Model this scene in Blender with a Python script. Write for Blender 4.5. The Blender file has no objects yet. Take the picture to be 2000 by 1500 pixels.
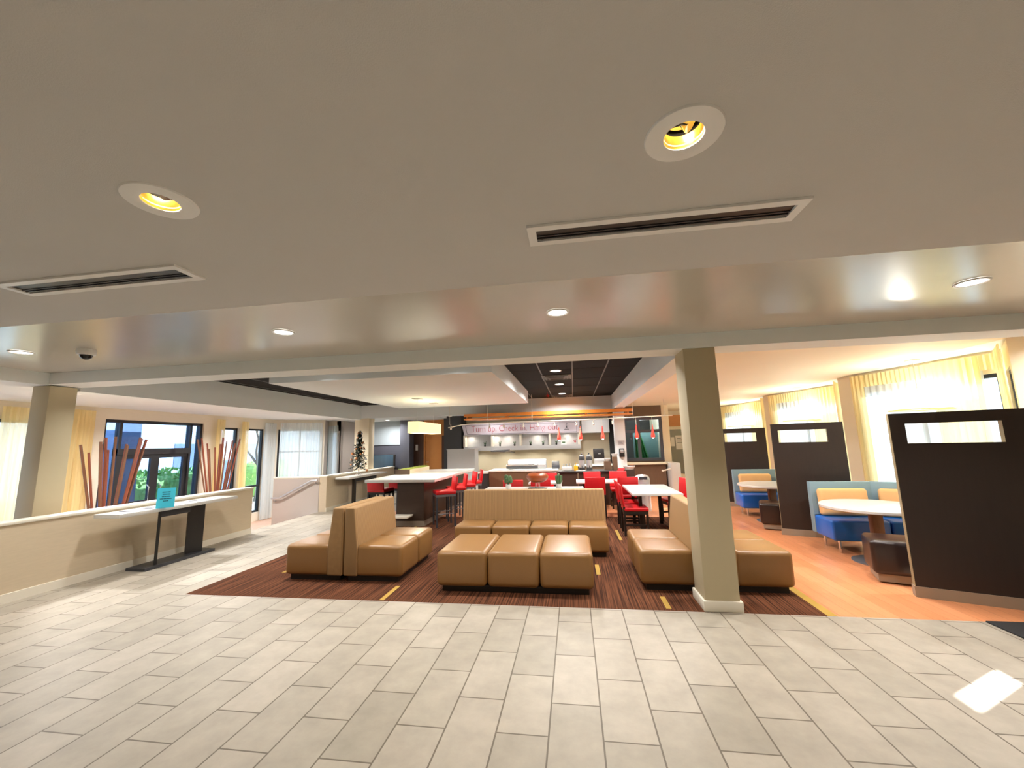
import bpy, bmesh, math, random
from mathutils import Vector, Matrix
random.seed(7)
PI = math.pi
sc = bpy.context.scene
C = sc.collection

# ------------------------------------------------------------------ camera
CAM = bpy.data.cameras.new('camera')
cam = bpy.data.objects.new('camera', CAM)
C.objects.link(cam)
cam.matrix_world = Matrix((
    (0.98827572, 0.04684349, 0.14531617, 0.0),
    (0.15054862, -0.14051205, -0.97856603, 0.0),
    (-0.02542078, 0.9889702, -0.14591687, 1.6),
    (0, 0, 0, 1))) @ Matrix(((1, 0, 0, 0), (0, 1, 0, 0), (0, 0, 1, 0), (0, 0, 0, 1)))
CAM.sensor_fit = 'HORIZONTAL'
CAM.sensor_width = 36.0
CAM.lens = 780.0 / 2000.0 * 36.0
CAM.clip_start = 0.05
CAM.clip_end = 300
sc.camera = cam

# ------------------------------------------------------------------ world, sun, exposure
sc.view_settings.view_transform = 'Standard'
sc.view_settings.look = 'None'
sc.view_settings.gamma = 1.0
sc.view_settings.use_curve_mapping = False
sc.view_settings.exposure = 0.98
world = bpy.data.worlds.new('sky')
sc.world = world
world.use_nodes = True
wn = world.node_tree.nodes
wl = world.node_tree.links
bg = wn['Background']
tc = wn.new('ShaderNodeTexCoord')
sep = wn.new('ShaderNodeSeparateXYZ')
ramp = wn.new('ShaderNodeValToRGB')
wl.new(tc.outputs['Generated'], sep.inputs[0])
wl.new(sep.outputs['Z'], ramp.inputs['Fac'])
ramp.color_ramp.elements[0].position = 0.0
ramp.color_ramp.elements[0].color = (0.80, 0.90, 1.0, 1)
ramp.color_ramp.elements[1].position = 0.6
ramp.color_ramp.elements[1].color = (0.55, 0.78, 1.0, 1)
wl.new(ramp.outputs['Color'], bg.inputs['Color'])
bg.inputs['Strength'].default_value = 3.0

SUN_AZ, SUN_EL = math.radians(33), math.radians(28)
sun_d = bpy.data.lights.new('sun', 'SUN')
sun_d.energy = 20.0
sun_d.angle = math.radians(0.6)
sun_d.color = (1.0, 0.95, 0.86)
sun = bpy.data.objects.new('sun', sun_d)
C.objects.link(sun)
to_sun = Vector((math.cos(SUN_AZ) * math.cos(SUN_EL), math.sin(SUN_AZ) * math.cos(SUN_EL), math.sin(SUN_EL)))
sun.rotation_euler = (-to_sun).to_track_quat('-Z', 'Y').to_euler()
sun.location = (20, 14, 14)

def portal(p0, p1, z0, z1):
    """daylight portal in a window opening, facing into the room (to the +90 deg side of p0->p1 reversed by order)"""
    a, b = Vector((*p0, 0)), Vector((*p1, 0))
    d = (b - a)
    L = bpy.data.lights.new('daylight_portal', 'AREA')
    L.shape = 'RECTANGLE'
    L.size = d.length
    L.size_y = z1 - z0
    L.energy = 1.0
    L.cycles.is_portal = True
    o = bpy.data.objects.new('daylight_portal', L)
    C.objects.link(o)
    n = Vector((-d.y, d.x, 0)).normalized()        # light goes along n
    o.location = (a + b) / 2 + Vector((0, 0, (z0 + z1) / 2))
    o.rotation_euler = n.to_track_quat('-Z', 'Z').to_euler()
    return o

def lamp(name, loc, power, size=0.12, color=(1, 0.97, 0.93), spread=160, rot=None, kind='AREA'):
    L = bpy.data.lights.new(name, kind)
    L.energy = power
    L.color = color
    if kind == 'AREA':
        L.shape = 'DISK'
        L.size = size
        L.spread = math.radians(spread)
    else:
        L.shadow_soft_size = size
    o = bpy.data.objects.new(name, L)
    o.location = loc
    if rot:
        o.rotation_euler = rot
    C.objects.link(o)
    return o

# cycles quality knobs that are not fixed by the renderer
cy = sc.cycles
cy.use_denoising = True
try:
    cy.denoiser = 'OPENIMAGEDENOISE'
except Exception:
    pass
cy.max_bounces = 10
cy.diffuse_bounces = 5
cy.glossy_bounces = 4
cy.transmission_bounces = 6
cy.transparent_max_bounces = 12
cy.caustics_reflective = False
cy.caustics_refractive = False
cy.sample_clamp_indirect = 6.0

# ------------------------------------------------------------------ helpers
def lin(c):
    def f(u):
        u = u / 255.0
        return u / 12.92 if u <= 0.04045 else ((u + 0.055) / 1.055) ** 2.4
    return tuple(f(u) for u in c)

def new_mat(name):
    m = bpy.data.materials.new(name)
    m.use_nodes = True
    return m, m.node_tree.nodes, m.node_tree.links

def P(name, rgb, rough=0.6, metal=0.0, spec=0.5, var=0.05, scale=6.0, bump=0.0, bscale=60.0, emit=None, estr=0.0, coat=0.0, stretch=None, trans=0.0):
    """principled material with a little procedural variation of colour and, if asked, bump"""
    m, n, l = new_mat(name)
    b = n['Principled BSDF']
    b.inputs['Roughness'].default_value = rough
    b.inputs['Metallic'].default_value = metal
    b.inputs['Specular IOR Level'].default_value = spec
    b.inputs['Coat Weight'].default_value = coat
    c = lin(rgb)
    t = n.new('ShaderNodeTexCoord')
    mp = n.new('ShaderNodeMapping')
    l.new(t.outputs['Object'], mp.inputs[0])
    if stretch:
        mp.inputs['Scale'].default_value = stretch
    nz = n.new('ShaderNodeTexNoise')
    nz.inputs['Scale'].default_value = scale
    nz.inputs['Detail'].default_value = 4
    l.new(mp.outputs[0], nz.inputs['Vector'])
    mx = n.new('ShaderNodeMix')
    mx.data_type = 'RGBA'
    mx.inputs[6].default_value = (*[u * (1 - var) for u in c], 1)
    mx.inputs[7].default_value = (*[min(1, u * (1 + var)) for u in c], 1)
    l.new(nz.outputs['Fac'], mx.inputs[0])
    l.new(mx.outputs[2], b.inputs['Base Color'])
    if bump:
        nb = n.new('ShaderNodeTexNoise')
        nb.inputs['Scale'].default_value = bscale
        nb.inputs['Detail'].default_value = 3
        l.new(mp.outputs[0], nb.inputs['Vector'])
        bp = n.new('ShaderNodeBump')
        bp.inputs['Strength'].default_value = bump
        bp.inputs['Distance'].default_value = 0.01
        l.new(nb.outputs['Fac'], bp.inputs['Height'])
        l.new(bp.outputs[0], b.inputs['Normal'])
    if emit:
        b.inputs['Emission Color'].default_value = (*lin(emit), 1)
        b.inputs['Emission Strength'].default_value = estr
    return m

def ribbed(name, rgb, axis='X', freq=60.0, depth=0.25, rough=0.65):
    """fabric with fine parallel ribs; ribs follow one object axis"""
    m, n, l = new_mat(name)
    b = n['Principled BSDF']
    b.inputs['Roughness'].default_value = rough
    c = lin(rgb)
    t = n.new('ShaderNodeTexCoord')
    w = n.new('ShaderNodeTexWave')
    w.bands_direction = axis
    w.inputs['Scale'].default_value = freq * 2 * PI / 20
    w.inputs['Distortion'].default_value = 0.6
    w.inputs['Detail'].default_value = 1
    l.new(t.outputs['Object'], w.inputs['Vector'])
    mx = n.new('ShaderNodeMix')
    mx.data_type = 'RGBA'
    mx.inputs[6].default_value = (*[u * (1 - depth) for u in c], 1)
    mx.inputs[7].default_value = (*[min(1, u * (1 + depth * 0.5)) for u in c], 1)
    l.new(w.outputs['Fac'], mx.inputs[0])
    l.new(mx.outputs[2], b.inputs['Base Color'])
    bp = n.new('ShaderNodeBump')
    bp.inputs['Strength'].default_value = 0.25
    bp.inputs['Distance'].default_value = 0.004
    l.new(w.outputs['Fac'], bp.inputs['Height'])
    l.new(bp.outputs[0], b.inputs['Normal'])
    return m

def bricks(name, c1, c2, mortar, bw, rh, msize, ux=(0, 1, 0), vx=(1, 0, 0), uo=0.0, vo=0.0, rough=0.4, noise=0.1, nscale=3.0, offset=0.5, coat=0.0, bias=0.0, grain=None, bump=0.3, spec=0.5):
    """tile / plank floor: U runs along ux, V along vx in object space"""
    m, n, l = new_mat(name)
    b = n['Principled BSDF']
    b.inputs['Roughness'].default_value = rough
    b.inputs['Coat Weight'].default_value = coat
    b.inputs['Specular IOR Level'].default_value = spec
    b.inputs['Coat Roughness'].default_value = 0.15
    t = n.new('ShaderNodeTexCoord')
    def dot(v, off):
        d = n.new('ShaderNodeVectorMath')
        d.operation = 'DOT_PRODUCT'
        d.inputs[1].default_value = v
        l.new(t.outputs['Object'], d.inputs[0])
        a = n.new('ShaderNodeMath')
        a.inputs[1].default_value = off
        l.new(d.outputs['Value'], a.inputs[0])
        return a
    cx = n.new('ShaderNodeCombineXYZ')
    l.new(dot(ux, uo).outputs[0], cx.inputs[0])
    l.new(dot(vx, vo).outputs[0], cx.inputs[1])
    br = n.new('ShaderNodeTexBrick')
    br.offset = offset
    br.inputs['Scale'].default_value = 1.0
    br.inputs['Brick Width'].default_value = bw
    br.inputs['Row Height'].default_value = rh
    br.inputs['Mortar Size'].default_value = msize
    br.inputs['Mortar Smooth'].default_value = 0.1
    br.inputs['Bias'].default_value = bias
    br.inputs['Color1'].default_value = (*lin(c1), 1)
    br.inputs['Color2'].default_value = (*lin(c2), 1)
    br.inputs['Mortar'].default_value = (*lin(mortar), 1)
    l.new(cx.outputs[0], br.inputs['Vector'])
    nz = n.new('ShaderNodeTexNoise')
    nz.inputs['Scale'].default_value = nscale
    nz.inputs['Detail'].default_value = 6
    nz.inputs['Roughness'].default_value = 0.65
    if grain:
        mp = n.new('ShaderNodeMapping')
        mp.inputs['Scale'].default_value = grain
        l.new(t.outputs['Object'], mp.inputs[0])
        l.new(mp.outputs[0], nz.inputs['Vector'])
    else:
        l.new(t.outputs['Object'], nz.inputs['Vector'])
    mr = n.new('ShaderNodeMapRange')
    mr.inputs['From Min'].default_value = 0.3
    mr.inputs['From Max'].default_value = 0.7
    mr.inputs['To Min'].default_value = 1 - noise
    mr.inputs['To Max'].default_value = 1 + noise
    l.new(nz.outputs['Fac'], mr.inputs['Value'])
    mul = n.new('ShaderNodeVectorMath')
    mul.operation = 'SCALE'
    l.new(br.outputs['Color'], mul.inputs[0])
    l.new(mr.outputs[0], mul.inputs['Scale'])
    l.new(mul.outputs[0], b.inputs['Base Color'])
    bp = n.new('ShaderNodeBump')
    bp.inputs['Strength'].default_value = bump
    bp.inputs['Distance'].default_value = 0.002
    bp.invert = True
    l.new(br.outputs['Fac'], bp.inputs['Height'])
    l.new(bp.outputs[0], b.inputs['Normal'])
    return m

def glass_mat(name, tint=(0.93, 0.97, 1.0), refl=0.08):
    m, n, l = new_mat(name)
    n.remove(n['Principled BSDF'])
    out = n['Material Output']
    tr = n.new('ShaderNodeBsdfTransparent')
    tr.inputs[0].default_value = (*tint, 1)
    gl = n.new('ShaderNodeBsdfGlossy')
    gl.inputs['Roughness'].default_value = 0.02
    lw = n.new('ShaderNodeLayerWeight')
    lw.inputs[0].default_value = 0.15
    fr = n.new('ShaderNodeMath')
    fr.operation = 'MULTIPLY_ADD'
    fr.inputs[1].default_value = 0.5
    fr.inputs[2].default_value = 0.03
    l.new(lw.outputs['Facing'], fr.inputs[0])
    mx = n.new('ShaderNodeMixShader')
    l.new(fr.outputs[0], mx.inputs[0])
    l.new(tr.outputs[0], mx.inputs[1])
    l.new(gl.outputs[0], mx.inputs[2])
    l.new(mx.outputs[0], out.inputs[0])
    return m

def sheer(name, rgb, transp=0.3, transl=0.6):
    m, n, l = new_mat(name)
    n.remove(n['Principled BSDF'])
    out = n['Material Output']
    c = (*lin(rgb), 1)
    df = n.new('ShaderNodeBsdfDiffuse')
    df.inputs[0].default_value = c
    tl = n.new('ShaderNodeBsdfTranslucent')
    tl.inputs[0].default_value = c
    tr = n.new('ShaderNodeBsdfTransparent')
    t = n.new('ShaderNodeTexCoord')
    nz = n.new('ShaderNodeTexNoise')
    nz.inputs['Scale'].default_value = 25
    mp = n.new('ShaderNodeMapping')
    mp.inputs['Scale'].default_value = (1, 1, 0.03)
    l.new(t.outputs['Object'], mp.inputs[0])
    l.new(mp.outputs[0], nz.inputs['Vector'])
    m1 = n.new('ShaderNodeMixShader')
    m1.inputs[0].default_value = transl
    l.new(df.outputs[0], m1.inputs[1])
    l.new(tl.outputs[0], m1.inputs[2])
    mr = n.new('ShaderNodeMapRange')
    mr.inputs['To Min'].default_value = max(0, transp - 0.12)
    mr.inputs['To Max'].default_value = transp + 0.12
    l.new(nz.outputs['Fac'], mr.inputs['Value'])
    m2 = n.new('ShaderNodeMixShader')
    l.new(mr.outputs[0], m2.inputs[0])
    l.new(m1.outputs[0], m2.inputs[1])
    l.new(tr.outputs[0], m2.inputs[2])
    l.new(m2.outputs[0], out.inputs[0])
    return m

def glow(name, rgb, strength):
    m, n, l = new_mat(name)
    b = n['Principled BSDF']
    b.inputs['Base Color'].default_value = (*lin(rgb), 1)
    b.inputs['Emission Color'].default_value = (*lin(rgb), 1)
    b.inputs['Emission Strength'].default_value = strength
    return m

class MB:
    """collects shapes and links them as ONE mesh"""
    def __init__(self):
        self.v = []; self.f = []; self.m = []; self.cur = 0; self.sm = False
    def mat(self, i):
        self.cur = i
        return self
    def add(self, vs, fs):
        o = len(self.v)
        self.v += [tuple(x) for x in vs]
        self.f += [tuple(o + i for i in f) for f in fs]
        self.m += [self.cur] * len(fs)
        return self
    def box(self, x0, y0, z0, x1, y1, z1):
        vs = [(x, y, z) for x in (x0, x1) for y in (y0, y1) for z in (z0, z1)]
        return self.add(vs, [(0, 1, 3, 2), (4, 6, 7, 5), (0, 4, 5, 1), (2, 3, 7, 6), (0, 2, 6, 4), (1, 5, 7, 3)])
    def bm(self, b):
        b.verts.ensure_lookup_table()
        b.verts.index_update()
        self.add([v.co[:] for v in b.verts], [[v.index for v in f.verts] for f in b.faces])
        b.free()
        self.sm = True
        return self
    def rbox(self, x0, y0, z0, x1, y1, z1, r=0.02, seg=3, bulge=0.0):
        b = bmesh.new()
        bmesh.ops.create_cube(b, size=1.0)
        for v in b.verts:
            v.co = Vector(((x0 + x1) / 2 + v.co.x * (x1 - x0), (y0 + y1) / 2 + v.co.y * (y1 - y0), (z0 + z1) / 2 + v.co.z * (z1 - z0)))
        r = min(r, 0.49 * min(x1 - x0, y1 - y0, z1 - z0))
        bmesh.ops.bevel(b, geom=b.edges[:] + b.verts[:], offset=r, segments=seg, profile=0.5, affect='EDGES')
        return self.bm(b)
    def prism(self, poly, z0, z1):
        n = len(poly)
        vs = [(x, y, z0) for x, y in poly] + [(x, y, z1) for x, y in poly]
        fs = [tuple(range(n))[::-1], tuple(range(n, 2 * n))] + [(i, (i + 1) % n, n + (i + 1) % n, n + i) for i in range(n)]
        return self.add(vs, fs)
    def xprism(self, poly, x0, x1):
        """poly in (y,z) swept along x"""
        n = len(poly)
        vs = [(x0, y, z) for y, z in poly] + [(x1, y, z) for y, z in poly]
        fs = [tuple(range(n)), tuple(range(n, 2 * n))[::-1]] + [(i, n + i, n + (i + 1) % n, (i + 1) % n) for i in range(n)]
        return self.add(vs, fs)
    def yprism(self, poly, y0, y1):
        n = len(poly)
        vs = [(x, y0, z) for x, z in poly] + [(x, y1, z) for x, z in poly]
        fs = [tuple(range(n)), tuple(range(n, 2 * n))[::-1]] + [(i, n + i, n + (i + 1) % n, (i + 1) % n) for i in range(n)]
        return self.add(vs, fs)
    def rprism(self, poly, a0, a1, axis='y', r=0.02, seg=3):
        """rounded swept profile"""
        t = MB()
        (t.yprism if axis == 'y' else t.xprism if axis == 'x' else t.prism)(poly, a0, a1)
        b = bmesh.new()
        bv = [b.verts.new(v) for v in t.v]
        for f in t.f:
            b.faces.new([bv[i] for i in f])
        bmesh.ops.recalc_face_normals(b, faces=b.faces)
        bmesh.ops.bevel(b, geom=b.edges[:] + b.verts[:], offset=r, segments=seg, profile=0.5, affect='EDGES')
        return self.bm(b)
    def lathe(self, prof, cx=0, cy=0, n=24, sx=1.0, sy=1.0, cap=True):
        vs = []; fs = []
        for r, z in prof:
            for i in range(n):
                a = 2 * PI * i / n
                vs.append((cx + r * sx * math.cos(a), cy + r * sy * math.sin(a), z))
        k = len(prof)
        for j in range(k - 1):
            for i in range(n):
                fs.append((j * n + i, j * n + (i + 1) % n, (j + 1) * n + (i + 1) % n, (j + 1) * n + i))
        if cap and prof[0][0] > 1e-5:
            fs.append(tuple(range(n))[::-1])
        if cap and prof[-1][0] > 1e-5:
            fs.append(tuple((k - 1) * n + i for i in range(n)))
        self.sm = True
        return self.add(vs, fs)
    def cyl(self, cx, cy, z0, z1, r, n=20, r2=None):
        return self.lathe([(r, z0), (r if r2 is None else r2, z1)], cx, cy, n)
    def sphere(self, c, r, n=12, sz=1.0):
        k = max(4, n // 2)
        pr = [(max(1e-4, r * math.sin(PI * i / k)), c[2] - r * sz * math.cos(PI * i / k)) for i in range(k + 1)]
        pr[0] = (1e-6, pr[0][1]); pr[-1] = (1e-6, pr[-1][1])
        return self.lathe(pr, c[0], c[1], n)
    def tube(self, pts, r, n=8, r1=None):
        pts = [Vector(p) for p in pts]
        vs = []; fs = []
        k = len(pts)
        up = Vector((0, 0, 1))
        for i, p in enumerate(pts):
            d = (pts[min(i + 1, k - 1)] - pts[max(i - 1, 0)]).normalized()
            a = d.cross(up)
            if a.length < 1e-3:
                a = d.cross(Vector((1, 0, 0)))
            a.normalize()
            b = d.cross(a).normalized()
            rr = r if r1 is None else r + (r1 - r) * i / (k - 1)
            for j in range(n):
                t = 2 * PI * j / n
                vs.append(p + a * rr * math.cos(t) + b * rr * math.sin(t))
        for i in range(k - 1):
            for j in range(n):
                fs.append((i * n + j, i * n + (j + 1) % n, (i + 1) * n + (j + 1) % n, (i + 1) * n + j))
        fs.append(tuple(range(n))[::-1])
        fs.append(tuple((k - 1) * n + j for j in range(n)))
        self.sm = True
        return self.add(vs, fs)
    def sheet(self, grid):
        """grid[i][j] of points"""
        a, b = len(grid), len(grid[0])
        vs = [p for row in grid for p in row]
        fs = [(i * b + j, i * b + j + 1, (i + 1) * b + j + 1, (i + 1) * b + j) for i in range(a - 1) for j in range(b - 1)]
        self.sm = True
        return self.add(vs, fs)
    def build(self, name, mats, parent=None, loc=None, rot=None, closed=True):
        me = bpy.data.meshes.new(name)
        me.from_pydata(self.v, [], self.f)
        if not isinstance(mats, (list, tuple)):
            mats = [mats]
        for m in mats:
            me.materials.append(m)
        me.polygons.foreach_set('material_index', self.m)
        if closed:
            b = bmesh.new()
            b.from_mesh(me)
            bmesh.ops.recalc_face_normals(b, faces=b.faces)
            b.to_mesh(me)
            b.free()
        if self.sm:
            me.polygons.foreach_set('use_smooth', [True] * len(me.polygons))
            try:
                me.set_sharp_from_angle(angle=math.radians(38))
            except Exception:
                pass
        me.update()
        o = bpy.data.objects.new(name, me)
        C.objects.link(o)
        if parent:
            o.parent = parent
        if loc:
            o.location = loc
        if rot is not None:
            o.rotation_euler = (0, 0, rot)
        return o

def thing(name, label, cat, loc=(0, 0, 0), rotz=0.0, group=None):
    o = bpy.data.objects.new(name, None)
    o.empty_display_size = 0.1
    C.objects.link(o)
    o.location = loc
    o.rotation_euler = (0, 0, rotz)
    return tag(o, label, cat, group)

def tag(o, label, cat, group=None):
    o['label'] = label
    o['category'] = cat
    if group:
        o['group'] = group
    return o

def struct(o, label=None):
    o['kind'] = 'structure'
    if label:
        o['label'] = label
    return o

def sempty(name, loc=(0, 0, 0), rotz=0.0, label=None):
    o = bpy.data.objects.new(name, None)
    o.empty_display_size = 0.1
    C.objects.link(o)
    o.location = loc
    o.rotation_euler = (0, 0, rotz)
    return struct(o, label)

def dup(root, loc, rotz=None, label=None, group=None):
    def rec(o, par):
        c = o.copy()
        C.objects.link(c)
        c.parent = par
        for ch in [x for x in KIDS.get(o.name, [])]:
            k = rec(ch, c)
        return c
    KIDS = {}
    for x in bpy.data.objects:
        if x.parent:
            KIDS.setdefault(x.parent.name, []).append(x)
    r = rec(root, None)
    r.location = loc
    if rotz is not None:
        r.rotation_euler = (0, 0, rotz)
    if label:
        r['label'] = label
    if group:
        r['group'] = group
    return r

def seg_frame(p0, p1):
    d = Vector((p1[0] - p0[0], p1[1] - p0[1]))
    return math.atan2(d.y, d.x), d.length

def wall_mb(L, z0, z1, th, holes=()):
    """wall from x=0..L, thickness 0..th in +y, with rectangular holes (x0,x1,z0,z1)"""
    b = MB()
    x = 0.0
    for (a, c, h0, h1) in sorted(holes):
        if a > x:
            b.box(x, 0, z0, a, th, z1)
        if h0 > z0:
            b.box(a, 0, z0, c, th, h0)
        if h1 < z1:
            b.box(a, 0, h1, c, th, z1)
        x = c
    if x < L:
        b.box(x, 0, z0, L, th, z1)
    return b

def curtain(name, label, p0, p1, z0, z1, m, group=None, amp=0.035, wave=0.12, gather=0.0, thing_=True, hook=True):
    ang, L = seg_frame(p0, p1)
    n = max(8, int(L / wave * 8))
    rows = 7
    ph = random.random() * 6
    grid = []
    for j in range(rows):
        t = j / (rows - 1)
        z = z0 + (z1 - z0) * t
        row = []
        for i in range(n + 1):
            s = i / n
            x = s * L
            a = amp * (0.55 + 0.45 * (1 - t)) * (0.8 + 0.3 * math.sin(5 * s + ph))
            y = a * math.sin(2 * PI * x / wave + 0.5 * math.sin(3 * x + ph)) + 0.3 * a * math.sin(2 * PI * x / wave * 2.3 + ph + t)
            row.append((x, y, z))
        grid.append(row)
    b = MB().sheet(grid)
    o = b.build(name, m, loc=(p0[0], p0[1], 0), rot=ang, closed=False)
    tag(o, label, 'curtain', group)
    return o

def window(name, p0, p1, z0, z1, mull=(), bars=(), fr=0.05, depth=0.07, fm=None, gm=None, label=None):
    ang, L = seg_frame(p0, p1)
    r = sempty(name, (p0[0], p0[1], 0), ang, label)
    b = MB()
    d = depth / 2
    b.box(0, -d, z0, fr, d, z1).box(L - fr, -d, z0, L, d, z1)
    b.box(fr, -d, z0, L - fr, d, z0 + fr).box(fr, -d, z1 - fr, L - fr, d, z1)
    for x in mull:
        b.box(x - fr / 2, -d * .9, z0 + fr, x + fr / 2, d * .9, z1 - fr)
    for z in bars:
        b.box(fr, -d * .8, z - fr / 2, L - fr, d * .8, z + fr / 2)
    f = b.build('window_frame', fm, r)
    f['kind'] = 'structure'
    g = MB().box(fr * .6, -0.004, z0 + fr * .6, L - fr * .6, 0.004, z1 - fr * .6).build('pane', gm, r)
    g['kind'] = 'structure'
    return r

# ------------------------------------------------------------------ materials
M = {}
M['ceil'] = P('near ceiling paint', (203, 202, 201), 0.8, var=0.03, scale=2, bump=0.15, bscale=250)
M['sheen'] = P('satin ceiling paint', (196, 194, 186), 0.22, var=0.03, scale=2, bump=0.05, bscale=4, spec=0.8)
M['white'] = P('white wall paint', (230, 236, 238), 0.75, var=0.015, scale=2, bump=0.06, bscale=200)
M['cream'] = P('cream wall paint', (236, 224, 198), 0.75, var=0.02, scale=2, bump=0.06, bscale=200)
M['tan'] = P('tan column paint', (190, 178, 148), 0.6, var=0.04, scale=3, bump=0.05, bscale=160)
M['beige'] = P('beige wallcovering', (226, 218, 202), 0.7, var=0.05, scale=8, stretch=(1, 1, 8), bump=0.1, bscale=90)
M['pony'] = P('woven beige wallcovering', (200, 184, 158), 0.7, var=0.08, scale=7, stretch=(1, 1, 9), bump=0.1, bscale=80)
M['mauve'] = P('mauve grey wall paint', (180, 170, 162), 0.75, var=0.02)
M['trim'] = P('white trim paint', (226, 220, 205), 0.5, var=0.02)
M['basegrey'] = P('taupe vinyl base', (150, 138, 122), 0.5, var=0.04)
M['tile'] = bricks('beige floor tile', (170, 161, 147), (153, 145, 131), (98, 88, 74), 0.575, 0.295, 0.005,
                   uo=0.4275 + 20 * 0.575, vo=0.21 + 40 * 0.295, rough=0.5, noise=0.13, nscale=4.5, spec=0.4)
M['woodfloor'] = bricks('orange wood floor', (218, 148, 104), (204, 132, 88), (160, 98, 62), 0.9, 0.12, 0.0015,
                        uo=30, vo=30, rough=0.3, noise=0.08, nscale=5, grain=(8, 0.8, 1), offset=0.37, bump=0.1)
M['lowfloor'] = bricks('terracotta entry floor', (216, 178, 158), (206, 168, 146), (170, 130, 110), 0.6, 0.3, 0.004,
                       uo=30, vo=30, rough=0.3, noise=0.08)
M['panel'] = P('dark walnut panel', (44, 33, 28), 0.5, var=0.2, scale=5, stretch=(5, 5, 0.5))
M['paneledge'] = P('panel edge band', (150, 138, 108), 0.5)
M['leather'] = P('tan leather', (142, 104, 60), 0.34, var=0.06, scale=3, bump=0.12, bscale=130)
M['ribx'] = ribbed('ribbed tan fabric x', (166, 130, 86), 'X', 52, 0.30)
M['riby'] = ribbed('ribbed tan fabric y', (196, 158, 106), 'Y', 130, 0.22)
M['ribs'] = ribbed('ribbed tan fabric side', (178, 146, 104), 'X', 260, 0.3)
M['black'] = P('black painted wood', (34, 32, 32), 0.4, var=0.1)
M['charcoal'] = P('charcoal laminate', (58, 60, 66), 0.4, var=0.06)
M['blackceil'] = P('black acoustic tile', (22, 21, 21), 0.8, spec=0.15, var=0.1, scale=4, bump=0.1)
M['grid'] = P('dark ceiling grid', (74, 72, 68), 0.4)
M['whitetop'] = P('white laminate', (212, 212, 208), 0.22, var=0.01, spec=0.5)
M['red'] = P('red vinyl', (198, 24, 32), 0.38, var=0.06, scale=8)
M['pink'] = P('rose vinyl', (196, 66, 80), 0.4, var=0.05)
M['chairleg'] = P('espresso chair wood', (32, 24, 20), 0.4, var=0.1)
M['steel'] = P('brushed steel', (200, 202, 204), 0.35, metal=0.7, var=0.03)
M['dullsteel'] = P('grey metal', (128, 132, 138), 0.4, metal=0.6)
M['chrome'] = P('chrome', (215, 215, 215), 0.12, metal=1.0)
M['bar'] = P('dark oak veneer', (62, 46, 36), 0.45, var=0.2, scale=4, stretch=(1, 1, 12))
M['bar2'] = P('brown oak veneer', (104, 80, 60), 0.5, var=0.15, scale=5, stretch=(6, 6, 0.6))
M['blueseat'] = P('blue leather', (34, 102, 196), 0.3, var=0.06, scale=4, bump=0.06)
M['bluegrey'] = P('slate blue upholstery', (122, 152, 166), 0.5, var=0.05)
M['peach'] = P('peach cushion fabric', (226, 180, 122), 0.75, var=0.07, scale=5, bump=0.3, bscale=14)
M['brownleather'] = P('dark brown leather', (44, 32, 30), 0.28, var=0.1)
M['bamboo'] = P('red brown bamboo', (126, 66, 46), 0.4, var=0.25, scale=5, stretch=(3, 3, 1))
M['bamboo2'] = P('brown bamboo', (112, 74, 52), 0.45, var=0.25, scale=5)
M['darkframe'] = P('black window frame', (38, 38, 42), 0.45)
M['glass'] = glass_mat('window glass', (0.60, 0.66, 0.70))
M['clear'] = glass_mat('clear glass')
M['blueglass'] = glass_mat('tinted glass', (0.40, 0.50, 0.64))
M['sheerw'] = sheer('white sheer', (226, 232, 234), 0.09, 0.36)
M['sheery'] = sheer('yellow sheer', (250, 236, 184), 0.13, 0.4)
M['drape'] = sheer('yellow drape', (248, 230, 176), 0.05, 0.4)
M['orange'] = P('orange stained wood', (214, 130, 48), 0.4, var=0.14, scale=4, stretch=(0.7, 5, 5))
M['orangepanel'] = P('caramel wall panel', (202, 132, 62), 0.5, var=0.06)
M['darkbrown'] = P('dark brown wall', (74, 44, 28), 0.55, var=0.08)
M['slate'] = P('slate grey wall', (84, 86, 98), 0.6, var=0.04)
M['paleblue'] = P('pale blue grey wall', (176, 188, 196), 0.7, var=0.02)
M['charwall'] = P('charcoal wall', (58, 58, 60), 0.6, var=0.05)
M['kitwall'] = P('kitchen backsplash', (232, 220, 192), 0.45, var=0.03, scale=4)
M['greypanel'] = P('light grey panel', (202, 202, 204), 0.55, var=0.02)
M['greydoor'] = P('grey green door', (146, 150, 140), 0.5, var=0.05)
M['banner'] = P('lilac banner cloth', (206, 196, 206), 0.6, var=0.02)
M['bannerred'] = P('banner lettering red', (170, 14, 46), 0.6)
M['paper'] = P('white paper', (240, 240, 236), 0.6, var=0.01)
M['cyan'] = P('cyan card', (60, 188, 214), 0.6, var=0.02)
M['ink'] = P('dark ink', (30, 50, 60), 0.7)
M['green'] = P('foliage green', (74, 104, 66), 0.7, var=0.3, scale=12)
M['moss'] = P('yellow green moss', (166, 178, 92), 0.9, var=0.2, scale=20, bump=0.5)
M['fir'] = P('fir needles', (26, 46, 34), 0.7, var=0.35, scale=20)
M['gold'] = P('copper ornament', (206, 140, 92), 0.3, metal=0.5)
M['silver'] = P('silver ornament', (226, 230, 232), 0.25, metal=0.3)
M['bowlwood'] = P('glossy amber wood', (132, 60, 18), 0.32, var=0.18, scale=5, stretch=(1, 1, 4), spec=0.35)
M['lampwhite'] = glow('white hot lamp face', (255, 248, 236), 6.0)
M['lamptrim'] = P('white metal trim ring', (236, 236, 236), 0.45, var=0.02)
M['goldcone'] = P('gold reflector cone', (240, 196, 92), 0.22, metal=0.85, emit=(255, 190, 80), estr=0.25)  # faint emission paints a lamplit glow onto the reflector
M['shade'] = glow('cream lamp shade', (238, 226, 176), 0.5)
M['shadeoff'] = sheer('linen drum shade', (238, 224, 176), 0.04, 0.5)
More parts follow.
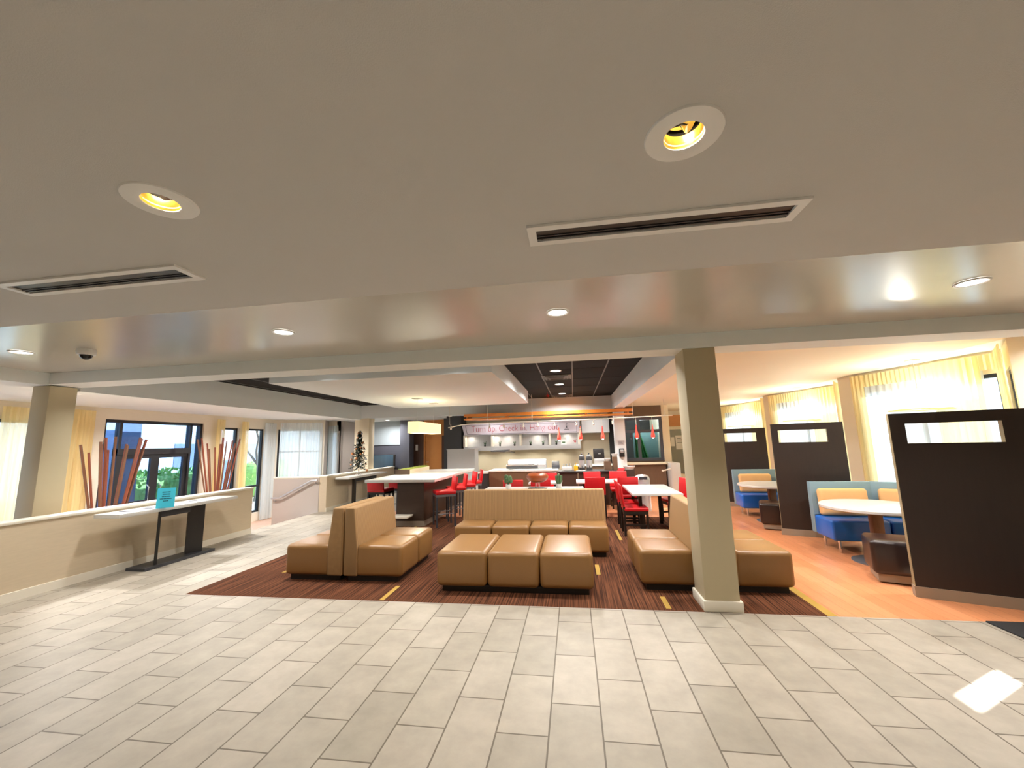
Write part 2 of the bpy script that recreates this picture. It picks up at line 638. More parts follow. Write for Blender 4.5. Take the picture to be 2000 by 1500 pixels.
M['redglass'] = P('red glass shade', (226, 60, 50), 0.15, emit=(230, 60, 50), estr=0.35)
M['screen'] = P('glossy dark screen', (70, 92, 108), 0.12, var=0.3, scale=1.2, stretch=(4, 1, 0.3))
M['mat'] = P('black entrance mat', (34, 34, 36), 0.95, bump=0.6, bscale=300)
M['yellow'] = P('yellow caddy', (240, 176, 30), 0.4)
M['hedge'] = P('hedge leaves', (150, 186, 96), 0.8, var=0.4, scale=9)
M['extblue'] = P('blue grey render', (190, 206, 236), 0.8)
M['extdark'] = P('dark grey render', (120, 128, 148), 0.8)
M['extwhite'] = P('pale facade', (196, 200, 206), 0.8)
M['ground'] = P('outdoor paving', (190, 188, 180), 0.9, var=0.06)
M['lawn'] = P('lawn', (120, 140, 90), 0.9, var=0.2)
M['bark'] = P('bark', (120, 104, 92), 0.9, var=0.2)
M['carpetmark'] = P('yellow carpet inlay', (170, 136, 60), 0.95)

def carpet_mat():
    m, n, l = new_mat('brown striped carpet')
    b = n['Principled BSDF']
    b.inputs['Roughness'].default_value = 0.95
    b.inputs['Specular IOR Level'].default_value = 0.1
    t = n.new('ShaderNodeTexCoord')
    mp = n.new('ShaderNodeMapping')
    mp.inputs['Scale'].default_value = (75, 1.2, 1)
    l.new(t.outputs['Object'], mp.inputs[0])
    nz = n.new('ShaderNodeTexNoise')
    nz.inputs['Scale'].default_value = 1
    nz.inputs['Detail'].default_value = 3
    l.new(mp.outputs[0], nz.inputs['Vector'])
    r = n.new('ShaderNodeValToRGB')
    r.color_ramp.elements[0].position = 0.35
    r.color_ramp.elements[0].color = (*lin((48, 28, 19)), 1)
    r.color_ramp.elements[1].position = 0.68
    r.color_ramp.elements[1].color = (*lin((116, 72, 48)), 1)
    l.new(nz.outputs['Fac'], r.inputs[0])
    l.new(r.outputs[0], b.inputs['Base Color'])
    return m
M['carpet'] = carpet_mat()

# ================================================================== THE SETTING
XW, XL = 5.0, -9.2           # window wall, entry wall
ZL = -0.45                   # sunken entry level
def S(name, b, m, parent=None, label=None, **k):
    return struct(b.build(name, m, parent, **k), label)

# floors
S('floor', MB().box(-6.45, -4, -0.08, 5.0, 4.2, 0).box(-6.45, 4.2, -0.08, -4.43, 13.9, 0), M['tile'], label='beige rectangular floor tiles laid in running bond')
cp = MB().box(-4.43, 4.2, -0.08, 2.25, 9.0, 0.0)
cp.mat(1)
for (x, y, l) in ((-2.1, 4.22, 0.42), (-2.1, 7.1, 0.5), (0.66, 6.95, 0.75), (0.2, 5.2, 0.4), (-3.85, 5.0, 0.7), (-0.9, 5.5, 0.5), (0.8, 4.25, 0.3), (-3.2, 7.3, 0.6)):
    cp.box(x, y, 0.0, x + 0.05, y + l, 0.0015)
cp.box(2.17, 4.2, 0.0, 2.25, 6.9, 0.0015)
S('floor_carpet', cp, [M['carpet'], M['carpetmark']], label='brown striped fitted carpet with short yellow bars')
S('floor_wood', MB().box(2.25, 4.2, -0.08, 5.0, 16, 0).box(-4.43, 9.0, -0.08, 2.25, 10.6, 0).box(1.5, 10.6, -0.08, 2.25, 16, 0).prism([(5, 7.93), (5, 5.31), (5.57, 6.0)], -0.08, 0).prism([(5, 10.99), (5, 8.33), (5.57, 9.06)], -0.08, 0).prism([(5, 14.43), (5, 11.37), (5.57, 12.1)], -0.08, 0),
  M['woodfloor'], label='orange wood floor of the booth area')
S('floor_kitchen', MB().box(-4.43, 10.6, -0.08, 1.5, 14, 0), M['tile'], label='tiled floor behind the kitchen counter')
S('floor_entry', MB().box(-9.4, -4, ZL - 0.08, -6.45, 14.1, ZL), M['lowfloor'], label='terracotta floor of the sunken entrance')
st = MB()
for i in range(2):
    st.box(-6.45 - 0.32 * (i + 1), 7.19, ZL, -6.45 - 0.32 * i, 9.58, -0.15 * (i + 1))
S('floor_steps', st, M['tile'], label='two tiled steps down to the entrance')

# low walls
def low_wall(poly, z0, z1, label, cap=0.035, mat='pony', over=0.012):
    xs = [p[0] for p in poly]; ys = [p[1] for p in poly]
    r = sempty('low_wall', (0, 0, 0), 0, label)
    S('wall_body', MB().box(min(xs), min(ys), z0, max(xs), max(ys), z1 - cap), M[mat], r)
    S('wall_cap', MB().rbox(min(xs) - over, min(ys) - over, z1 - cap, max(xs) + over, max(ys) + over, z1, 0.006, 2), M['trim'], r)
    return r
lw = low_wall([(-6.45, -4), (-6.25, 7.19)], ZL, 0.87, 'beige low wall behind the console with the cyan card')
S('baseboard', MB().box(-6.25, -4, 0, -6.235, 7.19, 0.10), M['trim'], lw)
lw = low_wall([(-6.45, 9.58), (-6.25, 13.5)], ZL, 0.89, 'beige low wall behind the console with the christmas tree')
S('baseboard', MB().box(-6.25, 9.58, 0, -6.235, 13.5, 0.10), M['trim'], lw)
low_wall([(-7.75, 9.585), (-6.46, 9.73)], ZL, 0.87, 'mauve low wall carrying the stair handrail', mat='mauve')
low_wall([(-8.1, 11.35), (-6.47, 11.5)], ZL, 0.77, 'pale low wall in front of the sheer curtained window', mat='greypanel')

# ceilings
cb = MB()
for (xa, xb) in ((-7.05, -1.68), (-1.52, 0.33), (0.49, 5.0)):
    cb.box(xa, -4, 2.60, xb, 2.40, 2.95)
for cx_, cy_ in ((-1.60, 1.26), (0.41, 1.27)):
    cb.box(cx_ - .08, -4, 2.60, cx_ + .08, cy_ - .08, 2.95).box(cx_ - .08, cy_ + .08, 2.60, cx_ + .08, 2.40, 2.95)
S('ceiling', cb, M['ceil'], label='matt grey ceiling over the foyer')
S('ceiling_strip', MB().box(-6.75, 2.40, 2.66, 5.0, 4.2, 2.95), M['sheen'], label='satin painted ceiling strip with round downlights')
S('ceiling_entry', MB().box(-9.4, -4, 2.5, -7.05, 14.2, 2.95), M['white'], label='white ceiling of the sunken entrance')
S('ceiling_back', MB().box(-7.05, 12.4, 2.5, -4.3, 14.0, 2.95).box(-4.3, 12.4, 2.62, 1.45, 14.0, 2.95), M['white'], label='white ceiling of the kitchen end')
S('ceiling_booths', MB().box(1.45, 4.55, 2.65, 5.0, 16.0, 2.95), M['cream'], label='smooth cream ceiling over the booths')
S('ceiling_bays', MB().prism([(5, 7.93), (5, 5.31), (5.57, 6.0)], 2.65, 2.95).prism([(5, 10.99), (5, 8.33), (5.57, 9.06)], 2.65, 2.95).prism([(5, 14.43), (5, 11.37), (5.57, 12.1)], 2.65, 2.95),
  M['white'], label='white triangular window bay soffits')
bc = MB().box(-6.75, 4.55, 2.92, 1.17, 12.05, 2.95)
bc.mat(1)
x = -0.56 - 10 * 0.6
while x < 1.15:
    if x > -6.7:
        bc.box(x - 0.012, 4.55, 2.915, x + 0.012, 12.05, 2.921)
    x += 0.6
bc.mat(2)
y = 4.9
while y < 12:
    bc.box(-6.75, y - 0.008, 2.918, 1.17, y + 0.008, 2.921)
    y += 1.2
S('ceiling_black', bc, [M['blackceil'], M['grid'], M['blackceil']], label='black panel ceiling over the lounge with thin grid lines')
S('ceiling_panel', MB().box(-4.65, 5.52, 2.61, -1.11, 10.27, 2.92), M['white'], label='large white dropped ceiling panel')
S('sky_block_slab', MB().box(-9.7, -4.3, 2.96, 5.95, 16.4, 3.15), M['white'])  # unseen slab added to keep out sky and sun
# beams
S('beam', MB().box(-7.05, 4.2, 2.51, 5.0, 4.55, 2.95), M['white'], label='long white beam across the foyer edge')
S('beam_entry', MB().box(-7.05, -4, 2.5, -6.75, 4.2, 2.66).box(-7.05, 4.55, 2.46, -6.75, 12.4, 2.95), M['white'], label='white beam over the low wall')
S('beam_booths', MB().box(1.17, 4.55, 2.50, 1.45, 12.05, 2.95), M['white'], label='white beam beside the black ceiling')
S('beam_kitchen', MB().box(-6.75, 12.05, 2.50, 1.45, 12.4, 2.95), M['white'], label='white beam in front of the kitchen')
# columns
def column(x0, y0, x1, y1, z0, z1, label, base=True, m='tan'):
    r = sempty('column', ((x0 + x1) / 2, (y0 + y1) / 2, z0), 0, label)
    w, d = (x1 - x0) / 2, (y1 - y0) / 2
    S('column_shaft', MB().rbox(-w, -d, 0, w, d, z1 - z0, 0.008, 2), M[m], r)
    if base:
        S('baseboard', MB().rbox(-w - 0.02, -d - 0.02, 0, w + 0.02, d + 0.02, 0.095, 0.008, 2), M['trim'], r)
    return r
column(1.15, 4.22, 1.46, 4.55, 0, 2.51, 'square tan column beside the tan lounge seats')
column(-7.03, 4.22, -6.75, 4.52, ZL, 2.50, 'square column behind the low wall near the red bamboo', base=False)
column(-6.96, 12.05, -6.46, 12.4, 0, 2.50, 'square column behind the christmas tree', base=False, m='cream')
column(1.2, 12.05, 1.5, 12.35, 0, 2.50, 'square column carrying the black dispenser', base=False, m='white')
column(2.74, 13.0, 2.95, 15.99, 0, 2.65, 'cream wall end beside the grey green door', base=False, m='cream')

# entry wall with door and windows
DY0, DY1 = 6.68, 8.85
def wall(name, p0, p1, z0, z1, th, holes, m, label):
    ang, L = seg_frame(p0, p1)
    return S(name, wall_mb(L, z0, z1, th, holes), M[m], loc=(p0[0], p0[1], 0), rot=ang, label=label)
wall('wall_left', (XL, -4), (XL, 11.25), ZL, 2.5, 0.2,
     [(2.0 + 4, 5.95 + 4, -0.1, 2.2), (DY0 + 4, DY1 + 4, ZL, 2.28), (9.36 + 4, 9.95 + 4, -0.2, 2.2), (10.16 + 4, 10.9 + 4, -0.2, 2.2)], 'beige', 'beige entrance wall with the black framed door')
A3, B3 = (-9.2, 11.25), (-8.0, 12.05)
L3 = seg_frame(A3, B3)[1]
wall('wall_left_bay', A3, B3, ZL, 2.5, 0.15, [(0.12, L3 - 0.1, 0.0, 2.2)], 'beige', 'beige angled wall around the sheer curtained window')
wall('wall_left_return', B3, (-8.35, 12.8), ZL, 2.5, 0.15, [], 'mauve', 'short return wall')
wall('wall_back_left', (-8.35, 12.8), (-7.9, 12.8), ZL, 2.5, 0.15, [(0.04, 0.41, 0.0, 2.15)], 'beige', 'narrow wall with a curtained slit window')
wall('wall_left_end', (-7.9, 12.8), (-7.9, 14.0), ZL, 2.5, 0.15, [], 'mauve', 'mauve wall beside the screen')
window('window_1', (XL - 0.1, 2.0), (XL - 0.1, 5.95), -0.1, 2.2, (1.0, 2.0, 3.0), (), fm=M['darkframe'], gm=M['glass'], label='black framed window behind the column')
window('window_2', (XL - 0.1, 9.36), (XL - 0.1, 9.95), -0.2, 2.2, (), (0.55,), fm=M['darkframe'], gm=M['glass'], label='narrow window next to the entrance door')
window('window_3', (XL - 0.1, 10.16), (XL - 0.1, 10.9), -0.2, 2.2, (), (0.55,), fm=M['darkframe'], gm=M['glass'], label='narrow window looking on a bare tree')
a3, l3 = seg_frame(A3, B3)
ox, oy = -math.sin(a3) * 0.08, math.cos(a3) * 0.08
p = lambda s: (A3[0] + math.cos(a3) * s + ox, A3[1] + math.sin(a3) * s + oy)
window('window_4', p(0.12), p(l3 - 0.1), 0.0, 2.2, ((l3 - 0.22) / 2,), (1.5,), fm=M['darkframe'], gm=M['glass'], label='window behind the white sheer curtain')
window('window_5', (-8.31, 12.88), (-7.94, 12.88), 0.0, 2.15, (), (), fm=M['darkframe'], gm=M['glass'], label='slit window behind a short sheer curtain')
# entrance door (frame, transom, side lights, two leaves)
dr = sempty('door_1', (XL - 0.1, DY0, 0), PI / 2, 'black framed glass entrance door with transom and side lights')
DW = DY1 - DY0
b = MB()
for xx in (0, 0.30, DW - 0.32, DW - 0.055):
    b.box(xx, -0.06, ZL, xx + 0.055, 0.06, 2.28)
b.box(0, -0.06, 2.22, DW, 0.06, 2.28).box(0.30, -0.07, 1.55, DW - 0.32 + 0.055, 0.07, 1.68).box(0, -0.06, ZL, DW, 0.06, ZL + 0.04)
f = b.build('door_frame', M['darkframe'], dr)
MB().box(0.35, -0.005, 1.68, DW - 0.32, 0.005, 2.22).box(0.05, -0.005, ZL, 0.30, 0.005, 2.22).box(DW - 0.27, -0.005, ZL, DW - 0.05, 0.005, 2.22).build('pane', M['blueglass'], dr)
half = (DW - 0.32 - 0.355) / 2
for i in range(2):
    x0 = 0.355 + i * half
    leaf = MB().box(x0, -0.03, ZL + .02, x0 + 0.09, 0.03, 1.55).box(x0 + half - 0.09, -0.03, ZL + .02, x0 + half, 0.03, 1.55).box(x0 + 0.09, -0.03, 1.47, x0 + half - 0.09, 0.03, 1.55).box(x0 + 0.09, -0.03, ZL + .02, x0 + half - 0.09, 0.03, ZL + 0.22).box(x0 + 0.09, -0.03, 0.52, x0 + half - 0.09, 0.03, 0.58).build('door_leaf', M['darkframe'], dr)
    MB().box(x0 + 0.09, -0.004, ZL + 0.22, x0 + half - 0.09, 0.004, 1.47).build('pane', M['blueglass'], leaf)
    hx = x0 + (half - 0.13 if i == 0 else 0.13)
    MB().tube([(hx, -0.03, 0.45), (hx, -0.09, 0.50), (hx, -0.09, 0.85), (hx, -0.03, 0.9)], 0.012).build('door_handle', M['steel'], leaf)

# back walls (face at y = 14)
S('wall_back', MB().box(-7.9, 14.0, ZL, -6.0, 14.15, 1.64), M['slate'], label='slate grey wall around the screen')
S('wall_back_upper', MB().box(-7.9, 13.97, 1.64, -6.05, 14.15, 2.5), M['paleblue'], label='pale blue grey upper wall above the screen')
S('wall_back_pilaster', MB().box(-6.1, 13.6, 0, -5.75, 14.15, 2.5), M['slate'], label='slate grey pilaster beside the screen')
S('wall_back_hall', MB().box(-5.75, 14.0, 0, -5.37, 14.15, 2.5).box(-4.69, 14.0, 0, -4.3, 14.15, 1.93), M['darkbrown'], label='dark brown wall beside the caramel door')
S('wall_back_lintel', MB().box(-5.37, 14.0, 2.16, -4.69, 14.15, 2.62).box(-4.69, 13.99, 1.93, -4.3, 14.15, 2.62), M['orangepanel'], label='caramel wall panel above the passage')
d2 = sempty('door_2', (-5.37, 14.03, 0), 0, 'caramel wooden door in the dark passage')
MB().box(0.05, -0.0, 0, 0.63, 0.045, 2.12).build('door_leaf', M['orangepanel'], d2)
MB().box(0, -0.035, 0, 0.05, 0.06, 2.16).box(0.63, -0.035, 0, 0.68, 0.06, 2.16).box(0.05, -0.035, 2.12, 0.63, 0.06, 2.16).build('door_frame', M['orangepanel'], d2)
MB().tube([(0.1, 0, 1.0), (0.1, -0.06, 1.0), (0.2, -0.06, 1.0)], 0.01).build('door_handle', M['steel'], d2)
S('wall_back_charcoal', MB().box(-4.4, 13.35, 0, -3.78, 14.15, 2.62), M['charwall'], label='charcoal wall end beside the kitchen')
S('wall_back_kitchen', MB().box(-3.78, 14.0, 0, 1.62, 14.15, 2.62), M['kitwall'], label='cream kitchen wall behind the counter')
S('wall_back_dark', MB().box(1.2, 13.92, 0, 1.62, 14.0, 2.62), M['charwall'], label='charcoal strip of wall beside the kitchen column')
# glazed shop partition
S('wall_shop', MB().box(1.55, 13.0, 0, 2.74, 13.12, 0.95).box(1.55, 13.0, 2.3, 2.74, 13.12, 2.65).box(1.52, 13.12, 0, 1.62, 14.0, 2.65), M['bar2'], label='brown wall below the glazed shop front')
window('window_6', (1.55, 13.06), (2.74, 13.06), 0.95, 2.3, (0.48,), (1.86,), fr=0.09, fm=M['slate'], gm=M['glass'], label='grey framed shop window with green things inside')
S('wall_shop_inside', MB().box(1.62, 15.0, 0, 2.74, 15.1, 2.65), M['charwall'])
# far wall of the booth area
wall('wall_back_booths', (2.95, 16.0), (5.0, 16.0), 0, 2.65, 0.15, [(0.6, 1.6, 0, 2.0)], 'cream', 'cream wall with the grey green door')
d3 = sempty('door_3', (3.55, 16.05, 0), 0, 'grey green door with papers taped on it')
lf = MB().box(0.05, 0, 0.02, 0.95, 0.045, 1.95).build('door_leaf', M['greydoor'], d3)
MB().box(0, -0.05, 0, 0.05, 0.06, 2.0).box(0.95, -0.05, 0, 1.0, 0.06, 2.0).box(0.05, -0.05, 1.95, 0.95, 0.06, 2.0).build('door_frame', M['cream'], d3)
MB().box(0.05, -0.01, 0.02, 0.95, 0.0, 0.22).build('kick_plate', M['trim'], lf)
S('wall_tan_panel', MB().box(3.5, 15.97, 2.06, 4.5, 16.0, 2.5), M['orangepanel'], label='caramel panel above the grey green door')

# window wall with three projecting bays
OP = (-4 + 0, 0)
hy0, hy1, hz0, hz1 = 4.71, 4.96, 1.43, 1.84      # unseen bare opening, added to cast the sun patch on the tiles
wall('wall_right', (XW, 5.31), (XW, -4), 0, 2.95, 0.15, [(5.31 - hy1, 5.31 - hy0, hz0, hz1)], 'cream', 'cream wall beside the booths')
bays = [((5, 7.93), (5.57, 6.0), (5, 5.31)), ((5, 10.99), (5.57, 9.06), (5, 8.33)), ((5, 14.43), (5.57, 12.1), (5, 11.37))]
wn_ = 7
for k, (F, N, Sx) in enumerate(bays):
    for (q0, q1, mu) in ((F, N, (0.95,)), (N, Sx, ())):
        ang, L = seg_frame(q0, q1)
        wall('wall_right_bay', q0, q1, 0, 2.65, 0.12, [(0.06, L - 0.06 - .12 * (L < 1.2), 0.25, 2.35)], 'cream', 'cream frame wall of window bay %s' % ('nearest the column', 'in the middle', 'at the far end')[k])
        oxx, oyy = -math.sin(ang) * 0.06, math.cos(ang) * 0.06
        pp = lambda s: (q0[0] + math.cos(ang) * s + oxx, q0[1] + math.sin(ang) * s + oyy)
        window('window_%d' % wn_, pp(0.06), pp(L - 0.06 - .12 * (L < 1.2)), 0.25, 2.35, mu, (), fm=M['darkframe'], gm=M['glass'], label='curtained bay window')
        wn_ += 1
        portal(pp(L - 0.06), pp(0.06), 0.25, 2.35)
S('wall_right_pier', MB().box(5, 7.93, 0, 5.2, 8.33, 2.65).box(5, 10.99, 0, 5.2, 11.37, 2.65).box(5, 14.43, 0, 5.2, 16.15, 2.65), M['cream'], label='cream piers between the window bays')
# rear wall of the foyer with its own glazing
wall('wall_front', (5, -4), (-9.4, -4), ZL, 2.95, 0.15, [], 'cream', 'wall of the foyer with glazing')
portal((XL - 0.05, 5.95), (XL - 0.05, 2.0), -0.1, 2.2)
portal((XL - 0.05, DY1), (XL - 0.05, DY0), ZL, 2.28)
portal((XL - 0.05, 10.9), (XL - 0.05, 9.36), -0.2, 2.2)
portal(p(l3 - 0.1), p(0.12), 0.0, 2.2)

# outside
S('ground_outside', MB().box(-45, -30, -0.75, -9.45, 40, -0.5).box(-9.45, 16.5, -0.75, 45, 40, -0.5).box(6.0, -30, -0.75, 45, 16.5, -0.5).box(-9.45, -30, -0.75, 6.0, -4.4, -0.5), M['ground'], label='pale paving outside')
r = thing('canopy_pillar', 'blue grey canopy pillar outside the entrance door', 'pillar', (-11.6, 8.2, -0.5))
MB().box(-0.35, -0.36, 0, 0.35, 0.36, 3.6).build('pillar_shaft', M['extblue'], r)
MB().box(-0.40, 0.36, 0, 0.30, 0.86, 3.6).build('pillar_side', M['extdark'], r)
r = thing('canopy_pillar', 'slim blue grey pillar outside the narrow window', 'pillar', (-13.0, 13.35, -0.5))
MB().box(-0.3, -0.45, 0, 0.3, 0.45, 3.6).build('pillar_shaft', M['extblue'], r)
r = thing('building', 'pale flat building across the drive', 'building', (-26, 14, -0.5))
MB().box(-3, -16, 0, 0, 22, 4.2).build('wall', M['extwhite'], r)
MB().box(-3.2, -16.2, 4.2, 0.3, 22.2, 4.55).build('roof', M['paleblue'], r)
for i in range(6):
    MB().box(-0.02, -13 + i * 5.5, 1.0, 0.03, -11 + i * 5.5, 2.6).build('window', M['extdark'], r)
def leafy(name, label, cat, loc, sx, sy, sz, m, n=500, leaf=0.14, group=None, seed=1, ell=True):
    rnd = random.Random(seed)
    b = MB()
    for i in range(n):
        while True:
            u = Vector((rnd.uniform(-1, 1), rnd.uniform(-1, 1), rnd.uniform(-1, 1)))
            if not ell or u.length < 1:
                break
        c = Vector((u.x * sx / 2, u.y * sy / 2, sz / 2 + u.z * sz / 2))
        a = Vector((rnd.uniform(-1, 1), rnd.uniform(-1, 1), rnd.uniform(-1, 1))).normalized() * leaf
        d = a.cross(Vector((rnd.uniform(-1, 1), rnd.uniform(-1, 1), rnd.uniform(-1, 1)))).normalized() * leaf * 0.5
        b.add([c - a, c + d, c + a, c - d], [(0, 1, 2, 3)])
    bb = MB().rbox(-sx * .42, -sy * .42, 0, sx * .42, sy * .42, sz * .86, min(sx, sy, sz) * .3, 4)
    b.add(bb.v, bb.f)
    o = b.build(name, m, loc=loc, closed=False)
    return tag(o, label, cat, group)
leafy('hedge', 'clipped green hedge outside the entrance door', 'hedge', (-14.5, 12.6, -0.5), 1.2, 4.5, 1.5, M['hedge'], 1500, 0.12, ell=False, seed=3)
leafy('bush', 'green bush outside the bare tree window', 'bush', (-14.5, 17.4, -0.5), 1.4, 3.0, 1.75, M['hedge'], 900, 0.09, seed=4)
leafy('bush', 'green bush outside the booth windows', 'bush', (9.0, 15.0, -0.5), 2.0, 5.0, 1.8, M['hedge'], 900, 0.12, seed=5)
def bare_tree(label, loc, h, seed):
    rnd = random.Random(seed)
    r = thing('bare_tree', label, 'tree', loc)
    tr = MB(); br = MB()
    def grow(p, d, L, rad, lev):
        q = p + d * L
        (tr if lev == 0 else br).tube([p, p + d * L * 0.5 + Vector((rnd.uniform(-.05, .05), rnd.uniform(-.05, .05), 0)), q], rad, 6, rad * 0.6)
        if lev < 4:
            for k in range(3):
                nd = (d + Vector((rnd.uniform(-.75, .75), rnd.uniform(-.75, .75), rnd.uniform(-.1, .5)))).normalized()
                grow(q, nd, L * rnd.uniform(.6, .8), rad * .6, lev + 1)
    grow(Vector((0, 0, 0)), Vector((0, 0, 1)), h * .32, 0.09, 0)
    tr.build('trunk', M['bark'], r)
    br.build('branches', M['bark'], r)
bare_tree('bare winter tree outside the narrow window', (-13.0, 15.1, -0.5), 4.6, 2)

# ================================================================== LIGHT FITTINGS
def downlight(x, y, z, label, group, r=0.075, power=14, name='downlight', trim=0.02, spread=160):
    t = thing(name, label, 'ceiling light', (x, y, z), 0, group)
    ring = MB().lathe([(r, -0.002), (r + trim * .5, -0.007), (r + trim, -0.004), (r + trim, 0.004)], n=28, cap=False)
    ring.build('trim_ring', M['lamptrim'], t)
    MB().lathe([(1e-5, 0.0), (r, 0.0), (r, 0.004), (1e-5, 0.004)], n=28).build('lamp_face', M['lampwhite'], t)
    if power:
        lamp('lamp_light', (x, y, z - 0.02), power, r * 1.8, spread=spread)
    return t
G = 'small round downlights in the satin strip'
downlight(-5.6, 3.23, 2.655, 'round downlight in the satin strip, beside the security dome', G, power=10, spread=110)
downlight(-2.58, 3.2, 2.655, 'round downlight in the satin strip, between the dome and the chromed one', G, power=10, spread=110)
downlight(-0.08, 3.2, 2.655, 'round downlight in the satin strip above the ottoman', G, power=10, spread=110)
downlight(2.88, 3.2, 2.655, 'round downlight in the satin strip where it glows yellow', G, power=10, spread=110)
for x_, l_ in ((-5.6, 'above the aisle'), (-3.6, 'above the double lounge seat'), (-1.6, 'above the ottoman'), (0.4, 'above the gap beside the column')):  # added lamps, hidden by the beam, to brighten the lounge
    downlight(x_, 5.0, 2.912, 'added fill downlight tight behind the foyer beam, ' + l_, 'added fill lights behind the foyer beam', power=15, spread=125)
for x_, y_, l_ in ((1.6, 6.3, 'over the near lounge seats'), (1.6, 8.3, 'by the table near the column'), (1.6, 10.3, 'before the waste bin'), (2.2, 4.9, 'over the lounge seat facing the booths'), (3.2, 4.95, 'over the large divider'), (4.3, 4.9, 'in the booth corner')):  # lamps added out of view to lift the booth area
    downlight(x_, y_, 2.645, 'added fill downlight in the cream ceiling, ' + l_, 'added fill lights in the cream ceiling', power=14)
for x_ in (-4.2, -1.4, 1.4, 3.9):  # unseen lamps added as fill for the foyer
    downlight(x_, -0.9, 2.595, 'added foyer fill light above and behind the viewpoint', 'added foyer fill lights behind the viewpoint', power=13, spread=120)
G = 'round lights in the black ceiling'
downlight(-0.27, 7.4, 2.912, 'round light in the black ceiling, between beam and first vent', G, 0.09, 32)
downlight(-0.26, 9.2, 2.912, 'round light in the black ceiling, between the two vents', G, 0.09, 32)
downlight(-0.25, 11.05, 2.912, 'round light in the black ceiling next to the red decoration', G, 0.09, 32)

for (x_, y_, z_, p_, l_) in ((-7.25, 4.9, 2.495, 48, 'added fill light in the entrance ceiling behind the beam, by the column'), (-7.25, 7.6, 2.495, 48, 'added fill light in the entrance ceiling behind the beam, before the door'),
                            (-7.25, 10.2, 2.495, 48, 'added fill light in the entrance ceiling behind the beam, past the steps'), (-6.4, 13.2, 2.495, 20, 'added fill light in front of the slate wall'),
                            (-2.6, 12.75, 2.615, 6, 'added fill light behind the kitchen beam, near the charcoal wall'), (-0.9, 12.75, 2.615, 6, 'added fill light behind the kitchen beam, over the cubbies'), (0.7, 12.75, 2.615, 6, 'added fill light behind the kitchen beam, near the column')):
    downlight(x_, y_, z_, l_, 'added fill lights behind the beams', 0.075, p_)  # added lamps behind beams, brightening entrance, slate wall and kitchen

def eyeball(x, y, aim, label, light=6):
    z = 2.60
    t = thing('recessed_spotlight', label, 'ceiling light', (x, y, z), 0, 'recessed gold spotlights in the foyer ceiling')
    MB().lathe([(0.062, 0.012), (0.064, -0.006), (0.085, -0.010), (0.122, -0.006), (0.126, 0.0), (0.126, 0.003)], n=48, cap=False).build('trim_ring', M['lamptrim'], t)
    c = MB().lathe([(0.063, -0.003), (0.062, 0.022), (0.059, 0.042)], n=48, cap=False)
    c.build('gold_reflector', M['goldcone'], t, closed=False)
    MB().lathe([(0.066, 0.002), (0.075, 0.05), (0.075, 0.12), (1e-5, 0.12)], n=32, cap=False).build('housing', M['black'], t, closed=False)
    a, b = math.cos(aim), math.sin(aim)
    MB().tube([(-a * .062, -b * .062, 0.05), (a * .0, b * .0, 0.044), (a * .062, b * .062, 0.05)], 0.008, 8).build('lamp_bracket', M['black'], t)
    bl = MB()
    bl.tube([(a * .0, b * .0, 0.045), (a * .02, b * .02, 0.022)], 0.012, 14, 0.021)
    o = bl.build('bulb', M['chrome'], t)
    MB().lathe([(1e-5, 0.082), (0.03, 0.080), (0.055, 0.062)], n=24, cap=False).build('rear_reflector', M['goldcone'], t, closed=False)
    if light:
        lamp('lamp_light', (x + 0.02, y, z + 0.018), light, 0.03, (1, 0.78, 0.45), 150)
        lamp('lamp_light', (x - 0.01, y + .01, z + 0.055), light * 0.08, 0.01, (1, 0.8, 0.5), kind='POINT')
    return t
eyeball(0.41, 1.27, -0.3, 'gold recessed spotlight showing larger, above the fully visible slot vent', 5)
eyeball(-1.60, 1.26, 0.2, 'gold recessed spotlight showing smaller, toward the low wall side', 5)

def slot_vent(x0, x1, y0, y1, label):
    t = thing('slot_vent', label, 'air vent', ((x0 + x1) / 2, (y0 + y1) / 2, 2.60), 0, 'long linear slot vents in the foyer ceiling')
    w, d = (x1 - x0) / 2, (y1 - y0) / 2
    b = MB()
    e = 0.04
    b.box(-w, -d, -0.012, w, -d + e, 0).box(-w, d - e, -0.012, w, d, 0).box(-w, -d + e, -0.012, -w + e, d - e, 0).box(w - e, -d + e, -0.012, w, d - e, 0)
    b.build('vent_frame', M['lamptrim'], t)
    MB().box(-w + e, -d + e, -0.002, w - e, d - e, 0.0).build('vent_slot', M['black'], t)
    MB().box(-w + e, d - e - 0.022, -0.009, w - e, d - e - 0.014, -0.003).build('blade', M['charcoal'], t)
    MB().box(-w + e, d - e - 0.040, -0.006, w - e, d - e - 0.034, -0.003).build('blade', M['charcoal'], t)
    return t
slot_vent(-0.17, 1.05, 1.73, 1.91, 'long linear slot vent seen whole, end to end')
slot_vent(-3.32, -2.08, 1.74, 1.93, 'long linear slot vent cut by the picture edge, low wall side')

def square_vent(x, y, z, label):
    t = thing('square_vent', label, 'air vent', (x, y, z), 0, 'square diffusers in the black ceiling')
    b = MB()
    for k, s in enumerate((0.30, 0.23, 0.16)):
        h = -0.012 * (k + 1)
        for (a0, b0, a1, b1) in ((-s, -s, s, -s + .025), (-s, s - .025, s, s), (-s, -s + .025, -s + .025, s - .025), (s - .025, -s + .025, s, s - .025)):
            b.box(a0, b0, h, a1, b1, h + 0.012)
    b.build('vent_blades', M['grid'], t)
    MB().box(-.29, -.29, -0.004, .29, .29, 0).build('vent_back', M['black'], t)
square_vent(-0.28, 8.15, 2.915, 'square black vent in the black ceiling, the larger looking one')
square_vent(-0.27, 11.55, 2.915, 'square black vent in the black ceiling by the kitchen beam')

